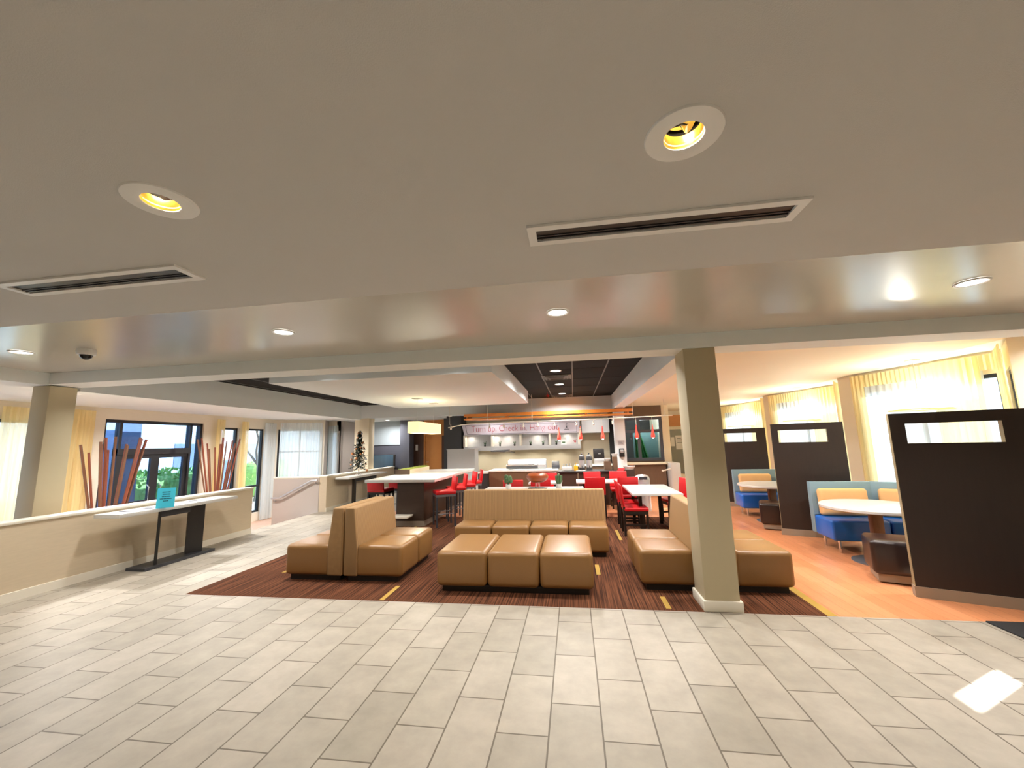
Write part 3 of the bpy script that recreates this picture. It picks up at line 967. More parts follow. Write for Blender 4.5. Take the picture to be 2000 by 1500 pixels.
t = thing('security_camera', 'white dome security camera hanging from the satin ceiling strip', 'camera', (-4.9, 3.31, 2.66))
MB().lathe([(0.075, 0.0), (0.078, -0.03), (0.07, -0.055), (0.055, -0.06)], n=28).build('camera_housing', M['lamptrim'], t)
MB().lathe([(0.053, -0.055), (0.045, -0.085), (0.022, -0.103), (1e-5, -0.107)], n=24).build('camera_dome', P('smoked dome', (20, 20, 22), 0.08), t)
MB().lathe([(0.02, 0.0), (0.02, 0.01)], n=10).build('mount', M['lamptrim'], t)

t = thing('smoke_detector', 'small white smoke detector under the kitchen beam near the chandelier', 'smoke detector', (-3.75, 12.0, 2.50), 0)
MB().lathe([(0.06, 0.0), (0.06, -0.03), (0.04, -0.045), (1e-5, -0.047)], n=20).build('detector_body', M['lamptrim'], t)

t = thing('hanging_decoration', 'small red paper decoration hanging from the black ceiling', 'decoration', (-0.62, 10.6, 2.915))
b = MB()
for i in range(6):
    a = i * PI / 3
    b.tube([(0, 0, -0.10), (0.06 * math.cos(a), 0.02 * math.sin(a), -0.10 + 0.06 * math.sin(a))], 0.012, 5, 0.004)
b.build('paper_star', M['red'], t)
MB().tube([(0, 0, 0), (0, 0, -0.09)], 0.002, 5).build('thread', M['red'], t)

# chandelier over the island
t = thing('pendant_chandelier', 'long glowing cream box chandelier over the white island', 'chandelier', (-3.32, 8.75, 0))
b = MB()
x0, x1, y0, y1 = -0.12, 0.12, -0.72, 0.75
for (a0, b0, a1, b1) in ((x0, y0, x1, y0 + .006), (x0, y1 - .006, x1, y1), (x0, y0 + .006, x0 + .006, y1 - .006), (x1 - .006, y0 + .006, x1, y1 - .006)):
    b.box(a0, b0, 1.86, a1, b1, 2.10)
b.build('lamp_shade', M['shade'], t)
MB().box(x0 + .006, y0 + .006, 1.865, x1 - .006, y1 - .006, 1.875).build('diffuser', glow('lamp diffuser', (255, 244, 210), 2.2), t)
b = MB()
for yy in (-0.5, 0.0, 0.5):
    b.tube([(x0, yy, 2.10), (x1, yy, 2.10)], 0.006, 6)
b.tube([(0, -0.5, 2.1), (0, 0.56, 2.1)], 0.006, 6).build('lamp_frame', M['steel'], t)
for yy in (-0.5, 0.56):
    MB().tube([(0, yy, 2.10), (0, yy, 2.60)], 0.003, 5).build('suspension_wire', M['steel'], t)
    MB().box(-0.09, yy - 0.09, 2.598, 0.09, yy + 0.09, 2.61).build('ceiling_plate', M['steel'], t)
lamp('lamp_light', (-3.32, 8.75, 1.85), 30, 0.25, (1, 0.92, 0.75))
lamp('lamp_light', (-3.32, 8.75, 2.02), 4, 0.1, (1, 0.92, 0.75), kind='POINT')

# drum pendants over the booth tables
def drum(x, y, label):
    t = thing('drum_pendant', label, 'pendant lamp', (x, y, 0), 0, 'linen drum pendants over the booth tables')
    b = MB().lathe([(0.345, 1.92), (0.345, 2.04)], n=40)
    MB2 = MB()
    vs = []; n = 40
    g = [[(0.345 * math.cos(2 * PI * i / n), 0.345 * math.sin(2 * PI * i / n), z) for i in range(n + 1)] for z in (1.915, 2.035)]
    MB2.sheet(g).build('lamp_shade', M['shadeoff'], t, closed=False)
    MB().lathe([(1e-5, 1.925), (0.34, 1.925), (0.34, 1.93), (1e-5, 1.93)], n=40).build('diffuser', M['shadeoff'], t)
    MB().tube([(0, 0, 1.93), (0, 0, 2.64)], 0.004, 5).build('suspension_wire', M['steel'], t)
    lamp('lamp_light', (x, y, 2.0), 30, 0.08, (1, 0.93, 0.78), kind='POINT')  # lamp added in an unlit pendant to brighten the booth
    MB().lathe([(0.085, 2.652), (0.085, 2.635), (0.02, 2.625)], n=24).build('ceiling_plate', M['steel'], t)
drum(4.95, 6.55, 'linen drum pendant in the bay behind the large dark divider')
drum(4.95, 9.62, 'linen drum pendant in the bay behind the middle divider')
drum(4.95, 12.9, 'linen drum pendant in the farthest bay behind the smallest divider')

# track with spotlights and red pendants
TY = 11.0
t = thing('track_light', 'thin cream lighting track curving in front of the banner', 'track light', (0, TY, 0))
pts = [(-3.5, 0.0, 2.07), (-3.1, 0.0, 2.14), (-2.7, 0, 2.17), (-1.2, 0, 2.17), (0.2, 0, 2.17), (1.4, 0, 2.19), (2.6, 0, 2.21)]
MB().tube(pts, 0.014, 8).build('track_rail', M['trim'], t)
for x in (-3.45, -2.35, -1.1, 1.6, 2.4):
    zt = 2.915 if x < 1.17 else 2.65
    MB().tube([(x, 0, 2.15), (x, 0, zt)], 0.005, 5).build('track_stem', M['trim'], t)
for i, x in enumerate((-3.42, -2.3, -1.9, -1.35, -0.95, -0.5, 0.1, 0.55, 1.05)):
    h = MB().tube([(x, 0, 2.17), (x, 0.0, 2.10)], 0.008, 6)
    h.tube([(x, 0.03, 2.11), (x + 0.01, -0.03, 2.03)], 0.018, 10, 0.028)
    h.build('spot_head', M['trim'], t)
    lamp('spot_light', (x + 0.01, TY - 0.035, 2.02), 5.5, 0.05, (1, 0.95, 0.86), 110)
G = 'red glass cone pendants on the lighting track'
pl = ['red glass cone pendant in front of the cubby with the white card', 'red glass cone pendant at the end of the cubbies', 'red glass cone pendant beside the white column',
      'red glass cone pendant in front of the shop window post', 'red glass cone pendant over the green cloth']
for i, x in enumerate((-0.38, 0.20, 0.78, 1.66, 2.07)):
    t = thing('cone_pendant', pl[i], 'pendant lamp', (x, TY, 0), 0, G)
    zt = 2.17 + (0.03 if x > 1.5 else 0)
    MB().tube([(0, 0, 1.98), (0, 0, zt)], 0.003, 5).build('pendant_cord', M['trim'], t)
    MB().lathe([(0.008, 1.99), (0.014, 1.93), (0.022, 1.85), (0.045, 1.74), (0.055, 1.69), (0.048, 1.655), (0.03, 1.645)], n=20).build('lamp_shade', M['redglass'], t)
    MB().lathe([(0.022, 1.648), (0.022, 1.63), (1e-5, 1.625)], n=14).build('bulb', M['lampwhite'], t)

# orange timber shelf over the counter
t = thing('timber_soffit', 'long orange timber ledge hung over the kitchen counter', 'ledge', (-0.76, 11.45, 2.28))
MB().box(-2.4, 0, 0.02, 2.42, 0.5, 0.06).box(-2.4, 0.0, 0.10, 2.42, 0.03, 0.19).build('timber_board', M['orange'], t)
for x in (-2.3, -1.15, 0.0, 1.15, 2.3):
    MB().box(x - 0.02, 0.03, 0.06, x + 0.02, 0.5, 0.19).build('timber_rib', M['orange'], t)

# ================================================================== CURTAINS
curtain('curtain', 'yellow drape between the column and the black framed door', (XL + .1, 6.08), (XL + .1, 6.42), ZL + .02, 2.42, M['drape'], amp=0.04, wave=0.09)
curtain('curtain', 'cream sheer curtain behind the square column', (XL + .1, 5.15), (XL + .1, 5.55), ZL + .02, 2.40, M['sheery'], amp=0.04, wave=0.1)
curtain('curtain', 'yellow drape just past the black framed door', (XL + .1, 9.12), (XL + .1, 9.38), ZL + .02, 2.40, M['drape'], amp=0.035, wave=0.08)
curtain('curtain', 'yellow drape between the two narrow windows', (XL + .1, 9.93), (XL + .1, 10.17), ZL + .02, 2.38, M['drape'], amp=0.03, wave=0.08)
curtain('curtain', 'pale sheer curtain with yellow edge beside the bare tree window', (XL + .1, 10.78), (XL + .12, 11.2), ZL + .02, 2.38, M['sheerw'], amp=0.05, wave=0.09)
curtain('curtain', 'white sheer curtain filling the angled window', (A3[0] + 0.20, A3[1] + .03), (B3[0] + 0.02, B3[1] - .14), 0.0, 2.40, M['sheerw'], amp=0.03, wave=0.10)
curtain('curtain', 'narrow white sheer curtain beside the mauve wall', (-8.33, 12.70), (-7.93, 12.70), ZL + .02, 2.34, M['sheerw'], amp=0.03, wave=0.09)
nm = ('in the bay behind the large dark divider', 'in the bay behind the middle divider', 'in the farthest bay')
for k, (F, N, Sx) in enumerate(bays):
    def q(a, b, s):
        return (a[0] + (b[0] - a[0]) * s, a[1] + (b[1] - a[1]) * s)
    def w(pt, s):
        return (pt[0] - 0.96 * s, pt[1] - 0.28 * s)
    ZT = 2.60
    sh = curtain('curtain', 'white sheer curtain with yellow shade-toned heading ' + nm[k], w(q(F, N, 0.02), .04), w(q(F, N, 0.90), .04), 0.05, ZT, M['sheerw'], amp=0.018, wave=0.11)
    ang, L = seg_frame(F, N)
    hb = [[(L * .96 * i / 160, -0.03 + 0.010 * math.sin(i * 1.1), z) for i in range(161)] for z in (2.40, 2.48, 2.56, ZT + .005)]
    MB().sheet(hb).build('shaded_heading', M['sheery'], sh, closed=False)  # yellow tone painted for the sheer's shaded top at the header wall
    curtain('curtain', 'gathered yellow drape at the pier end ' + nm[k], w(q(F, N, 0.015), .09), w(q(F, N, 0.13), .09), 0.05, ZT + .01, M['drape'], amp=0.02, wave=0.07)
    curtain('curtain', 'open yellow drape ' + nm[k], w(q(F, N, 0.62), .09), w(q(F, N, 0.90), .09), 0.05, ZT + .01, M['sheery'], amp=0.02, wave=0.09)
    curtain('curtain', 'yellow drape on the short side ' + nm[k], (lambda p: (p[0] - .05, p[1] + .045))(q(N, Sx, 0.12)), (lambda p: (p[0] - .05, p[1] + .045))(q(N, Sx, 0.99)), 0.05, ZT + .01, M['drape'], amp=0.022, wave=0.09)

# ================================================================== LOUNGE SEATING
def seat_block(w, d, h0=0.06, h1=0.42, r=0.05):
    return MB().rbox(0.004, 0, h0, w - 0.004, d, h1, r, 5)
def lounge(label, loc, rot, n, mw, sd, bt, bh=0.86, group=None, rib='ribx', seatdepth_first=True):
    """local frame: x along the width, y from the seat front (0) to the rear of the back"""
    t = thing('lounge_sofa', label, 'sofa', loc, rot, group)
    W = n * mw
    for i in range(n):
        s = seat_block(mw, sd + 0.02)
        s.v = [(x + i * mw, y, z) for x, y, z in s.v]
        s.build('seat', M['leather'], t)
    y0 = sd - 0.005
    prof = [(y0, 0.06), (y0 - 0.0, 0.40), (y0 + bt * 0.28, bh), (y0 + bt, bh), (y0 + bt, 0.06)]
    MB().rprism(prof, 0.0, W, 'x', 0.022, 3).build('backrest', M[rib], t)
    MB().box(0.05, 0.06, 0, W - 0.05, y0 + bt - 0.04, 0.065).build('plinth', M['black'], t)
    return t
# long sofa facing the camera
lounge('long tan sofa with ribbed back and four seat pads', (-1.80, 5.91, 0), 0, 4, 0.5575, 0.50, 0.20)
# double lounge by the tiled aisle: two back to back sofas
lounge('tan two pad lounge seat facing the low wall and console', (-3.61, 5.83, 0), -PI / 2, 2, 0.55, 0.57, 0.20, rib='ribx')
lounge('tan two pad lounge seat facing the ottoman, backed on another', (-2.08, 4.73, 0), PI / 2, 2, 0.55, 0.57, 0.18, rib='ribx')
# double lounge by the column
lounge('tan two pad lounge seat half behind the column, facing the ottoman', (0.65, 5.79, 0), -PI / 2, 2, 0.55, 0.55, 0.20, rib='ribx')
lounge('tan two pad lounge seat beyond the column, facing the booths', (2.18, 4.69, 0), PI / 2, 2, 0.55, 0.55, 0.20, bh=0.80, rib='ribx')
t = thing('ottoman_bench', 'long tan leather ottoman of three cube pads in front', 'ottoman', (-1.57, 4.48, 0))
for i in range(3):
    s = MB().rbox(i * 0.573 + 0.003, 0, 0.06, (i + 1) * 0.573 - 0.003, 0.90, 0.43, 0.055, 5)
    s.build('seat', M['leather'], t)
MB().box(0.06, 0.06, 0, 1.66, 0.84, 0.065).build('plinth', M['black'], t)

# ================================================================== CONSOLES
def console(label, x, y0, y1, z=0.82, w=0.40, ye0=0.42, ye1=0.35, legw=0.12):
    t = thing('console_table', label, 'console table', (x, (y0 + y1) / 2, 0))
    L = (y1 - y0) / 2
    MB().rbox(-w / 2, -L, z - 0.05, w / 2, L, z, 0.004, 2).build('table_top', M['whitetop'], t)
    MB().box(-0.15, -L + ye0, 0, 0.16, L - ye1, 0.04).build('base_plate', M['charcoal'], t)
    for yy in (-L + ye0 + 0.25, L - ye1 - 0.25):
        first = yy < 0
        lg = MB().box(-0.11, -0.018, 0.04, 0.11, 0.018, z - 0.05)
        ca, sa = (math.cos(2.43), math.sin(2.43)) if first else (math.cos(1.15), math.sin(1.15))
        lg.v = [(0.02 + x_ * ca - y_ * sa, yy + x_ * sa + y_ * ca, z_) for x_, y_, z_ in lg.v]
        lg.build('leg', M['black'], t)
    MB().box(-0.03, -L + ye0 + .27, z - 0.16, 0.0, L - ye1 - .27, z - 0.05).build('crossbar', M['charcoal'], t)
    return t
console('white console on a black frame holding the cyan card', -5.98, 4.48, 6.32, ye0=0.42, ye1=0.34)
console('white console on a black frame under the christmas tree', -5.99, 9.85, 12.0, ye0=0.30, ye1=0.30)
t = thing('card_stand', 'cyan information card in a clear stand on the console', 'sign', (-5.72, 5.0, 0.82), 0.75)
MB().box(-0.09, -0.045, 0, 0.09, 0.045, 0.005).build('stand_foot', M['clear'], t)
b = MB()
b.add([(-0.10, 0.02, 0.0), (0.10, 0.02, 0.0), (0.10, 0.055, 0.27), (-0.10, 0.055, 0.27), (-0.10, 0.026, 0.0), (0.10, 0.026, 0.0), (0.10, 0.061, 0.27), (-0.10, 0.061, 0.27)],
      [(0, 1, 2, 3), (7, 6, 5, 4), (0, 4, 5, 1), (3, 2, 6, 7), (0, 3, 7, 4), (1, 5, 6, 2)])
cd = b.build('card', M['cyan'], t)
b = MB()
for i, (z, w_) in enumerate(((0.215, 0.045), (0.185, 0.04), (0.155, 0.045), (0.125, 0.065), (0.095, 0.03))):
    yy = 0.02 + (0.035) * z / 0.27
    for q0, q1 in ((-w_, -w_ * .45), (-w_ * .38, w_ * .1), (w_ * .18, w_)):
        b.box(q0, yy - 0.0025, z - 0.004, q1, yy + 0.001, z + 0.004)
b.build('card_text', M['ink'], cd)
rnd = random.Random(5)
lab = ['white leaflet with a dark photo at the near end of the console', 'folded leaflet beside the cyan card', 'dark edged leaflet in the middle of the console', 'small leaflet stack near the far end', 'pale leaflet at the far end of the console']
for i, (px_, py_) in enumerate(((-5.98, 4.66), (-5.92, 4.92), (-6.0, 5.3), (-5.95, 5.62), (-5.98, 5.98))):
    t = thing('leaflet', lab[i], 'leaflet', (px_, py_, 0.8205), rnd.uniform(-.4, .4), 'leaflets lying on the console')
    MB().box(-0.09, -0.12, 0, 0.09, 0.12, 0.004 + .003 * (i == 3)).build('sheet', M['paper'], t)
    MB().box(-0.07, -0.02, 0.004 + .003 * (i == 3), 0.07, 0.09, 0.0052 + .003 * (i == 3)).build('printed_picture', M['charcoal'], t)

# bamboo arrangements in tall vases on the entry floor
def bamboo(label, loc, group, seed, n=14, h=2.15):
    rnd = random.Random(seed)
    t = thing('bamboo_vase', label, 'decoration', loc, 0, group)
    MB().lathe([(0.10, 0), (0.16, 0.02), (0.17, 0.5), (0.15, 0.92), (0.13, 0.92), (0.15, 0.5), (0.14, 0.05), (1e-5, 0.04)], n=20).build('vase', M['bamboo2'], t)
    for i in range(n):
        a = -0.42 + 0.84 * i / (n - 1) + rnd.uniform(-.05, .05)       # lean along y
        L = h * rnd.uniform(0.93, 1.06)
        dy, dx = math.sin(a * 0.75), rnd.uniform(-.06, .06)
        b0 = Vector((rnd.uniform(-.05, .05), 0.10 * a / .42, 0.1))
        d = Vector((dx, dy * 0.62, 1)).normalized()
        pts = [b0 + d * L * s for s in (0, .25, .5, .75, 1)]
        MB().tube(pts, 0.021 * rnd.uniform(.75, 1.15), 7).build('bamboo_pole', M['bamboo' if i % 3 else 'bamboo2'], t)
    return t
bamboo('tall red brown bamboo poles before the entrance door', (-8.55, 6.42, ZL), None, 3)
bamboo('tall red brown bamboo poles past the entrance door', (-8.55, 8.72, ZL), None, 8, 12)

# stair handrail
t = thing('handrail', 'brushed steel handrail sloping down the mauve low wall', 'handrail', (0, 9.50, 0))
MB().tube([(-7.72, 0, 0.35), (-7.50, 0, 0.35), (-6.62, 0, 0.78), (-6.46, 0, 0.78)], 0.024, 10).build('rail', M['steel'], t)
for x, z in ((-7.64, 0.33), (-7.06, 0.545), (-6.53, 0.76)):
    MB().tube([(x, 0.0, z), (x, 0.02, z - 0.05), (x, 0.075, z - 0.05)], 0.008, 6).cyl(x, 0.08, z - 0.05, z - 0.04, 0.0).build('bracket', M['steel'], t)

# ================================================================== ISLAND AND STOOLS
t = thing('bar_island', 'tall island with thick white top and dark oak end', 'counter', (-3.3, 7.93, 0))
MB().rbox(-0.98, -0.08, 0.86, 0.52, 3.2, 0.92, 0.006, 2).build('worktop', M['whitetop'], t)
MB().box(-0.30, 0.0, 0.1, 0.27, 3.1, 0.86).build('island_body', M['bar'], t)
MB().box(-0.31, -0.01, 0.0, 0.28, 3.11, 0.1).build('baseboard', M['basegrey'], t)
MB().rbox(-0.30, -0.34, 0.20, 0.05, 0.0, 0.235, 0.005, 2).build('low_shelf', M['trim'], t)
t = thing('planter_box', 'wooden planter box with yellow green moss on the island', 'planter', (-4.05, 9.25, 0.92))
MB().box(-0.20, 0, 0, 0.0, 1.75, 0.09).box(-0.2, 0, 0.0, -0.19, 1.75, 0.11).build('box_side', M['pony'], t)
MB().box(-0.21, -0.03, 0, 0.16, 0.0, 0.12).build('box_end', M['bar'], t)
g = MB()
rnd = random.Random(2)
for i in range(500):
    x, y = rnd.uniform(-.19, -.01), rnd.uniform(0.1, 1.72)
    g.add([(x - .012, y, .088), (x + .012, y, .088), (x + rnd.uniform(-.02, .02), y + rnd.uniform(-.02, .02), .10 + rnd.uniform(0, .04))], [(0, 1, 2)])
g.box(-0.19, 0.02, 0.085, -0.003, 1.73, 0.1)
g.build('moss', M['moss'], t, closed=False)

def make_stool(label, loc, rot, group, legm='dullsteel', seatm='red', bh=0.95):
    """local: sitter faces +y ; footprint about 0.42"""
    t = thing('bar_stool', label, 'bar stool', loc, rot, group)
    MB().rbox(-0.21, -0.19, 0.62, 0.21, 0.21, 0.69, 0.02, 3).build('seat', M[seatm], t)
    MB().rprism([(-0.20, 0.66), (-0.16, 0.66), (-0.16 - (bh - .66) * .14, bh), (-0.20 - (bh - .66) * .14, bh)], -0.20, 0.20, 'x', 0.012, 2).build('backrest', M[seatm], t)
    MB().box(-0.205, -0.185, 0.58, 0.205, 0.205, 0.62).build('seat_frame', M[legm], t)
    for x, y in ((-.19, -.17), (.19, -.17), (-.19, .19), (.19, .19)):
        MB().box(x - .016, y - .016, 0, x + .016, y + .016, 0.58).build('leg', M['charcoal'], t)
    MB().tube([(-.19, .19, .22), (.19, .19, .22)], 0.008, 6).build('footrest', M['chrome'], t)
    for x in (-.19, .19):
        MB().tube([(x, -.17, .25), (x, .19, .25)], 0.007, 6).build('stretcher', M['dullsteel'], t)
    return t
G = 'red bar stools along the island'
s0 = make_stool('red bar stool at the island, nearest the long sofa', (-2.63, 8.03, 0), 2.08, G)
dup(s0, (-2.58, 8.68, 0), 1.98, 'red bar stool at the island, second from the long sofa')
dup(s0, (-2.54, 9.36, 0), 2.04, 'red bar stool at the island, third from the long sofa')
dup(s0, (-2.54, 10.05, 0), 1.92, 'red bar stool at the island, closest to the kitchen')
G = 'red bar stools on the tiled aisle side of the island'
s1 = make_stool('dark red bar stool under the island top near the console', (-4.22, 8.45, 0), -0.12, G, 'chairleg', bh=0.852)
dup(s1, (-4.05, 9.10, 0), -0.1, 'dark red bar stool under the island top, the more hidden one')

# ================================================================== TABLES AND CHAIRS
def make_chair(label, loc, rot, group, seatm='red'):
    """local: sitter faces +y"""
    t = thing('dining_chair', label, 'chair', loc, rot, group)
    MB().rbox(-0.21, -0.19, 0.40, 0.21, 0.22, 0.46, 0.018, 3).build('seat', M[seatm], t)
    MB().rprism([(-0.20, 0.47), (-0.165, 0.47), (-0.205, 0.84), (-0.24, 0.84)], -0.21, 0.21, 'x', 0.014, 3).build('backrest', M[seatm], t)
    MB().box(-0.20, -0.18, 0.35, 0.20, 0.21, 0.40).build('seat_frame', M['chairleg'], t)
    for x in (-.19, .19):
        MB().box(x - .018, .175, 0, x + .018, .21, 0.35).build('leg', M['chairleg'], t)
        MB().xprism([(-0.20, 0), (-0.165, 0), (-0.165, 0.47), (-0.20, 0.47)], x - .018, x + .018).build('leg', M['chairleg'], t)
        MB().box(x - .010, -.165, 0.16, x + .010, .175, 0.19).build('stretcher', M['chairleg'], t)
    return t
def dining_table(label, x0, x1, y0, y1, z=0.70, legs=4, group=None, m='whitetop', lz=0.028):
    t = thing('dining_table', label, 'table', ((x0 + x1) / 2, (y0 + y1) / 2, 0), 0, group)
    w, d = (x1 - x0) / 2, (y1 - y0) / 2
    MB().rbox(-w, -d, z - 0.04, w, d, z, 0.005, 2).build('table_top', M[m], t)
    for sx in (-1, 1):
        for sy in (-1, 1):
            x, y = sx * (w - 0.16), sy * (d - 0.28)
            MB().box(x - lz, y - lz, 0, x + lz, y + lz, z - 0.04).build('leg', M['chairleg'], t)
    return t
dining_table('white rectangular table with red chairs, nearest the column', 0.94, 1.76, 7.15, 8.60)
dining_table('white rectangular table in front of the kitchen counter', 0.02, 1.34, 9.25, 9.95)
dining_table('white table with the wooden bowl behind the long sofa', -1.76, 0.15, 7.28, 8.22, 0.72)
dining_table('small white table behind the wooden bowl table', -1.05, -0.3, 9.15, 9.75, 0.70)
G = 'red dining chairs around the white tables'
c0 = make_chair('red dining chair tucked at the near corner of the table by the column', (0.98, 7.42, 0), -PI / 2, G)
dup(c0, (0.98, 8.05, 0), -PI / 2, 'red dining chair on the sofa side of the table by the column, second one')
dup(c0, (1.86, 7.70, 0), PI / 2, 'red dining chair between the table and the column')
dup(c0, (1.90, 8.38, 0), PI / 2 + .2, 'red dining chair beyond the one between table and column')
dup(c0, (0.41, 9.00, 0), 0.0, 'red dining chair with its back to the sofa, at the counter table')
dup(c0, (1.08, 9.02, 0), 0.0, 'red dining chair with its back to the sofa, behind the column side table')
dup(c0, (0.42, 10.18, 0), PI, 'red dining chair facing the sofa across the counter table')
dup(c0, (1.05, 10.20, 0), PI, 'red dining chair facing the sofa near the white column')
dup(c0, (1.27, 11.35, 0), PI, 'rose red dining chair right below the black dispenser')
dup(c0, (-0.72, 8.78, 0), 0.0, 'red dining chair behind the wooden bowl, back to the sofa')
dup(c0, (-0.66, 10.02, 0), PI, 'red dining chair facing the wooden bowl')
dup(c0, (-1.30, 8.60, 0), 0.1, 'red dining chair behind the cactus nearer the island')

# centrepiece: oblate wooden bowl on a thin stand, cacti in white pots
t = thing('bowl_centrepiece', 'glossy amber wooden bowl on a thin stand and dark tray', 'bowl', (-0.72, 7.86, 0.72))
MB().lathe([(0.05, 0.115), (0.12, 0.125), (0.185, 0.165), (0.215, 0.215), (0.205, 0.255), (0.16, 0.29), (0.11, 0.30), (0.10, 0.295), (0.15, 0.28), (0.19, 0.25), (0.19, 0.2), (0.1, 0.14), (1e-5, 0.13)], n=40).build('bowl', M['bowlwood'], t)
for i in range(4):
    a = i * PI / 2 + .4
    MB().tube([(0.05 * math.cos(a), 0.05 * math.sin(a), 0.0), (0.04 * math.cos(a), 0.04 * math.sin(a), 0.125)], 0.005, 5).build('stand_rod', M['chrome'], t)
MB().rbox(-0.18, -0.10, 0, 0.18, 0.10, 0.018, 0.006, 2).build('tray', M['black'], t)
def cactus(label, loc, group, kind):
    t = thing('potted_cactus', label, 'plant', loc, 0, group)
    MB().lathe([(0.038, 0), (0.05, 0.01), (0.055, 0.10), (0.05, 0.10), (0.045, 0.09), (1e-5, 0.088)], n=20).build('pot', M['whitetop'], t)
    b = MB()
    if kind == 0:
        for i in range(9):
            a = i * 0.7
            b.sphere((0.045 * math.cos(a), 0.03 * math.sin(a), 0.16 + 0.018 * (i % 5)), 0.042, 9, 1.2)
        b.cyl(0, 0, 0.088, 0.17, 0.02)
    else:
        for i in range(7):
            a = i * 2 * PI / 7
            b.tube([(0.01 * math.cos(a), 0.01 * math.sin(a), 0.085), (0.05 * math.cos(a), 0.05 * math.sin(a), 0.16), (0.055 * math.cos(a), 0.055 * math.sin(a), 0.25)], 0.02, 8, 0.017)
        b.tube([(0, 0, .085), (0, 0, .27)], 0.022, 8, 0.018)
    b.build('cactus', M['green'], t)
cactus('round cactus in a white pot on the table behind the sofa', (-1.27, 7.75, 0.72), None, 0)
cactus('branching cactus in a white pot beside the wooden bowl', (-0.31, 7.75, 0.72), None, 1)

# ================================================================== CHRISTMAS TREE
t = thing('christmas_tree', 'slim dark christmas tree with copper and silver ornaments', 'christmas tree', (-5.96, 10.6, 0.8255))
MB().tube([(0, 0, 0), (0, 0, 1.22)], 0.012, 8, 0.005).build('trunk', M['bark'], t)
for i in range(4):
    a = i * PI / 2 + .6
    MB().tube([(0, 0, 0.10), (0.09 * math.cos(a), 0.09 * math.sin(a), 0.0)], 0.005, 5).build('stand_leg', M['lamptrim'], t)
rnd = random.Random(11)
g = MB(); tips = []
for i in range(130):
    h = 0.20 + 1.0 * (i / 130) ** 0.9
    rr = (0.27 * (1.22 - h) / 1.05 + 0.04) * rnd.uniform(.6, 1.05)
    a = i * 2.4
    p1 = Vector((rr * math.cos(a), rr * math.sin(a), h - 0.25 * rr))
    p0 = Vector((0, 0, h))
    g.tube([p0, p1], 0.006, 4, 0.003)
    tips.append(p1)
    for k in range(26):
        s = rnd.uniform(.1, 1.05)
        c = p0.lerp(p1, s)
        d = Vector((rnd.uniform(-1, 1), rnd.uniform(-1, 1), rnd.uniform(-.6, .8))).normalized() * 0.055
        e = d.cross(Vector((0, 0, 1))).normalized() * 0.011
        g.add([c - e, c + e, c + d], [(0, 1, 2)])
g.build('fir_branches', M['fir'], t, closed=False)
for i in range(34):
    p_ = tips[(i * 37) % 130]
    MB().sphere((p_.x, p_.y, p_.z - 0.015), 0.026 if i % 4 else 0.036, 10).build('ornament', M[('gold', 'silver', 'gold')[i % 3]], t)

# ================================================================== SCREEN BY THE SLATE WALL
t = thing('tv_screen', 'dark glossy screen against the slate grey wall', 'television', (-7.0, 13.75, 0.72))
MB().rbox(-0.72, -0.03, 0.06, 0.66, 0.03, 0.58, 0.01, 2).build('screen_frame', M['black'], t)
MB().box(-0.70, -0.034, 0.08, 0.60, -0.03, 0.56).build('screen', M['screen'], t)
MB().box(-0.25, -0.1, 0, 0.25, 0.1, 0.03).box(-0.04, -0.02, 0.03, 0.04, 0.02, 0.07).build('screen_foot', M['black'], t)
t = thing('media_console', 'low dark cabinet under the screen', 'cabinet', (-7.0, 13.75, 0))
MB().box(-0.78, -0.22, 0, 0.5, 0.22, 0.72).build('cabinet_body', M['charcoal'], t)
for i in range(2):
    MB().box(-0.76 + i * 0.63, -0.235, 0.05, -0.15 + i * 0.63, -0.22, 0.69).build('door', M['slate'], t)
t = thing('wall_plaque', 'small white room plaque on the dark brown wall', 'sign', (-5.62, 13.985, 1.42))
MB().box(-0.05, -0.01, 0, 0.03, 0.01, 0.2).build('plaque', M['paper'], t)

# ================================================================== KITCHEN
KY = 10.6
t = thing('kitchen_counter', 'oak fronted counter with white top below the cubbies', 'counter', (-1.35, KY, 0))
MB().rbox(-0.92, -0.03, 0.85, 0.93, 0.75, 0.89, 0.005, 2).build('worktop', M['whitetop'], t)
MB().box(-0.90, 0, 0.0, 0.90, 0.70, 0.85).build('counter_front', M['bar2'], t)
t = thing('side_shelf', 'small white shelf at the end of the oak counter', 'shelf', (-2.45, KY + .1, 0))
MB().box(-0.14, 0, 0.80, 0.16, 0.4, 0.84).build('shelf_board', M['whitetop'], t)
MB().box(-0.14, 0.05, 0.0, 0.16, 0.38, 0.80).build('shelf_base', M['charcoal'], t)
t = thing('service_counter', 'dark service counter with coffee urns', 'counter', (0.4, KY, 0))
MB().rbox(-0.82, -0.05, 0.80, 0.66, 0.6, 0.845, 0.005, 2).build('worktop', M['black'], t)
for i in range(3):
    MB().box(-0.80 + i * 0.49, 0, 0.0, -0.34 + i * 0.49, 0.5, 0.80).build('counter_panel', M['bar'], t)
t = thing('buffet_counter', 'brown buffet counter below the shop window', 'counter', (2.1, 12.35, 0))
MB().rbox(-0.58, -0.1, 0.88, 0.55, 0.5, 0.92, 0.005, 2).build('worktop', M['cream'], t)
MB().box(-0.55, 0, 0.0, 0.52, 0.5, 0.88).build('counter_front', M['bar2'], t)
t = thing('low_partition', 'white low partition at the end of the buffet', 'partition', (2.66, 11.9, 0))
MB().rbox(0, 0, 0, 0.25, 0.9, 0.93, 0.01, 2).build('panel_board', M['whitetop'], t)

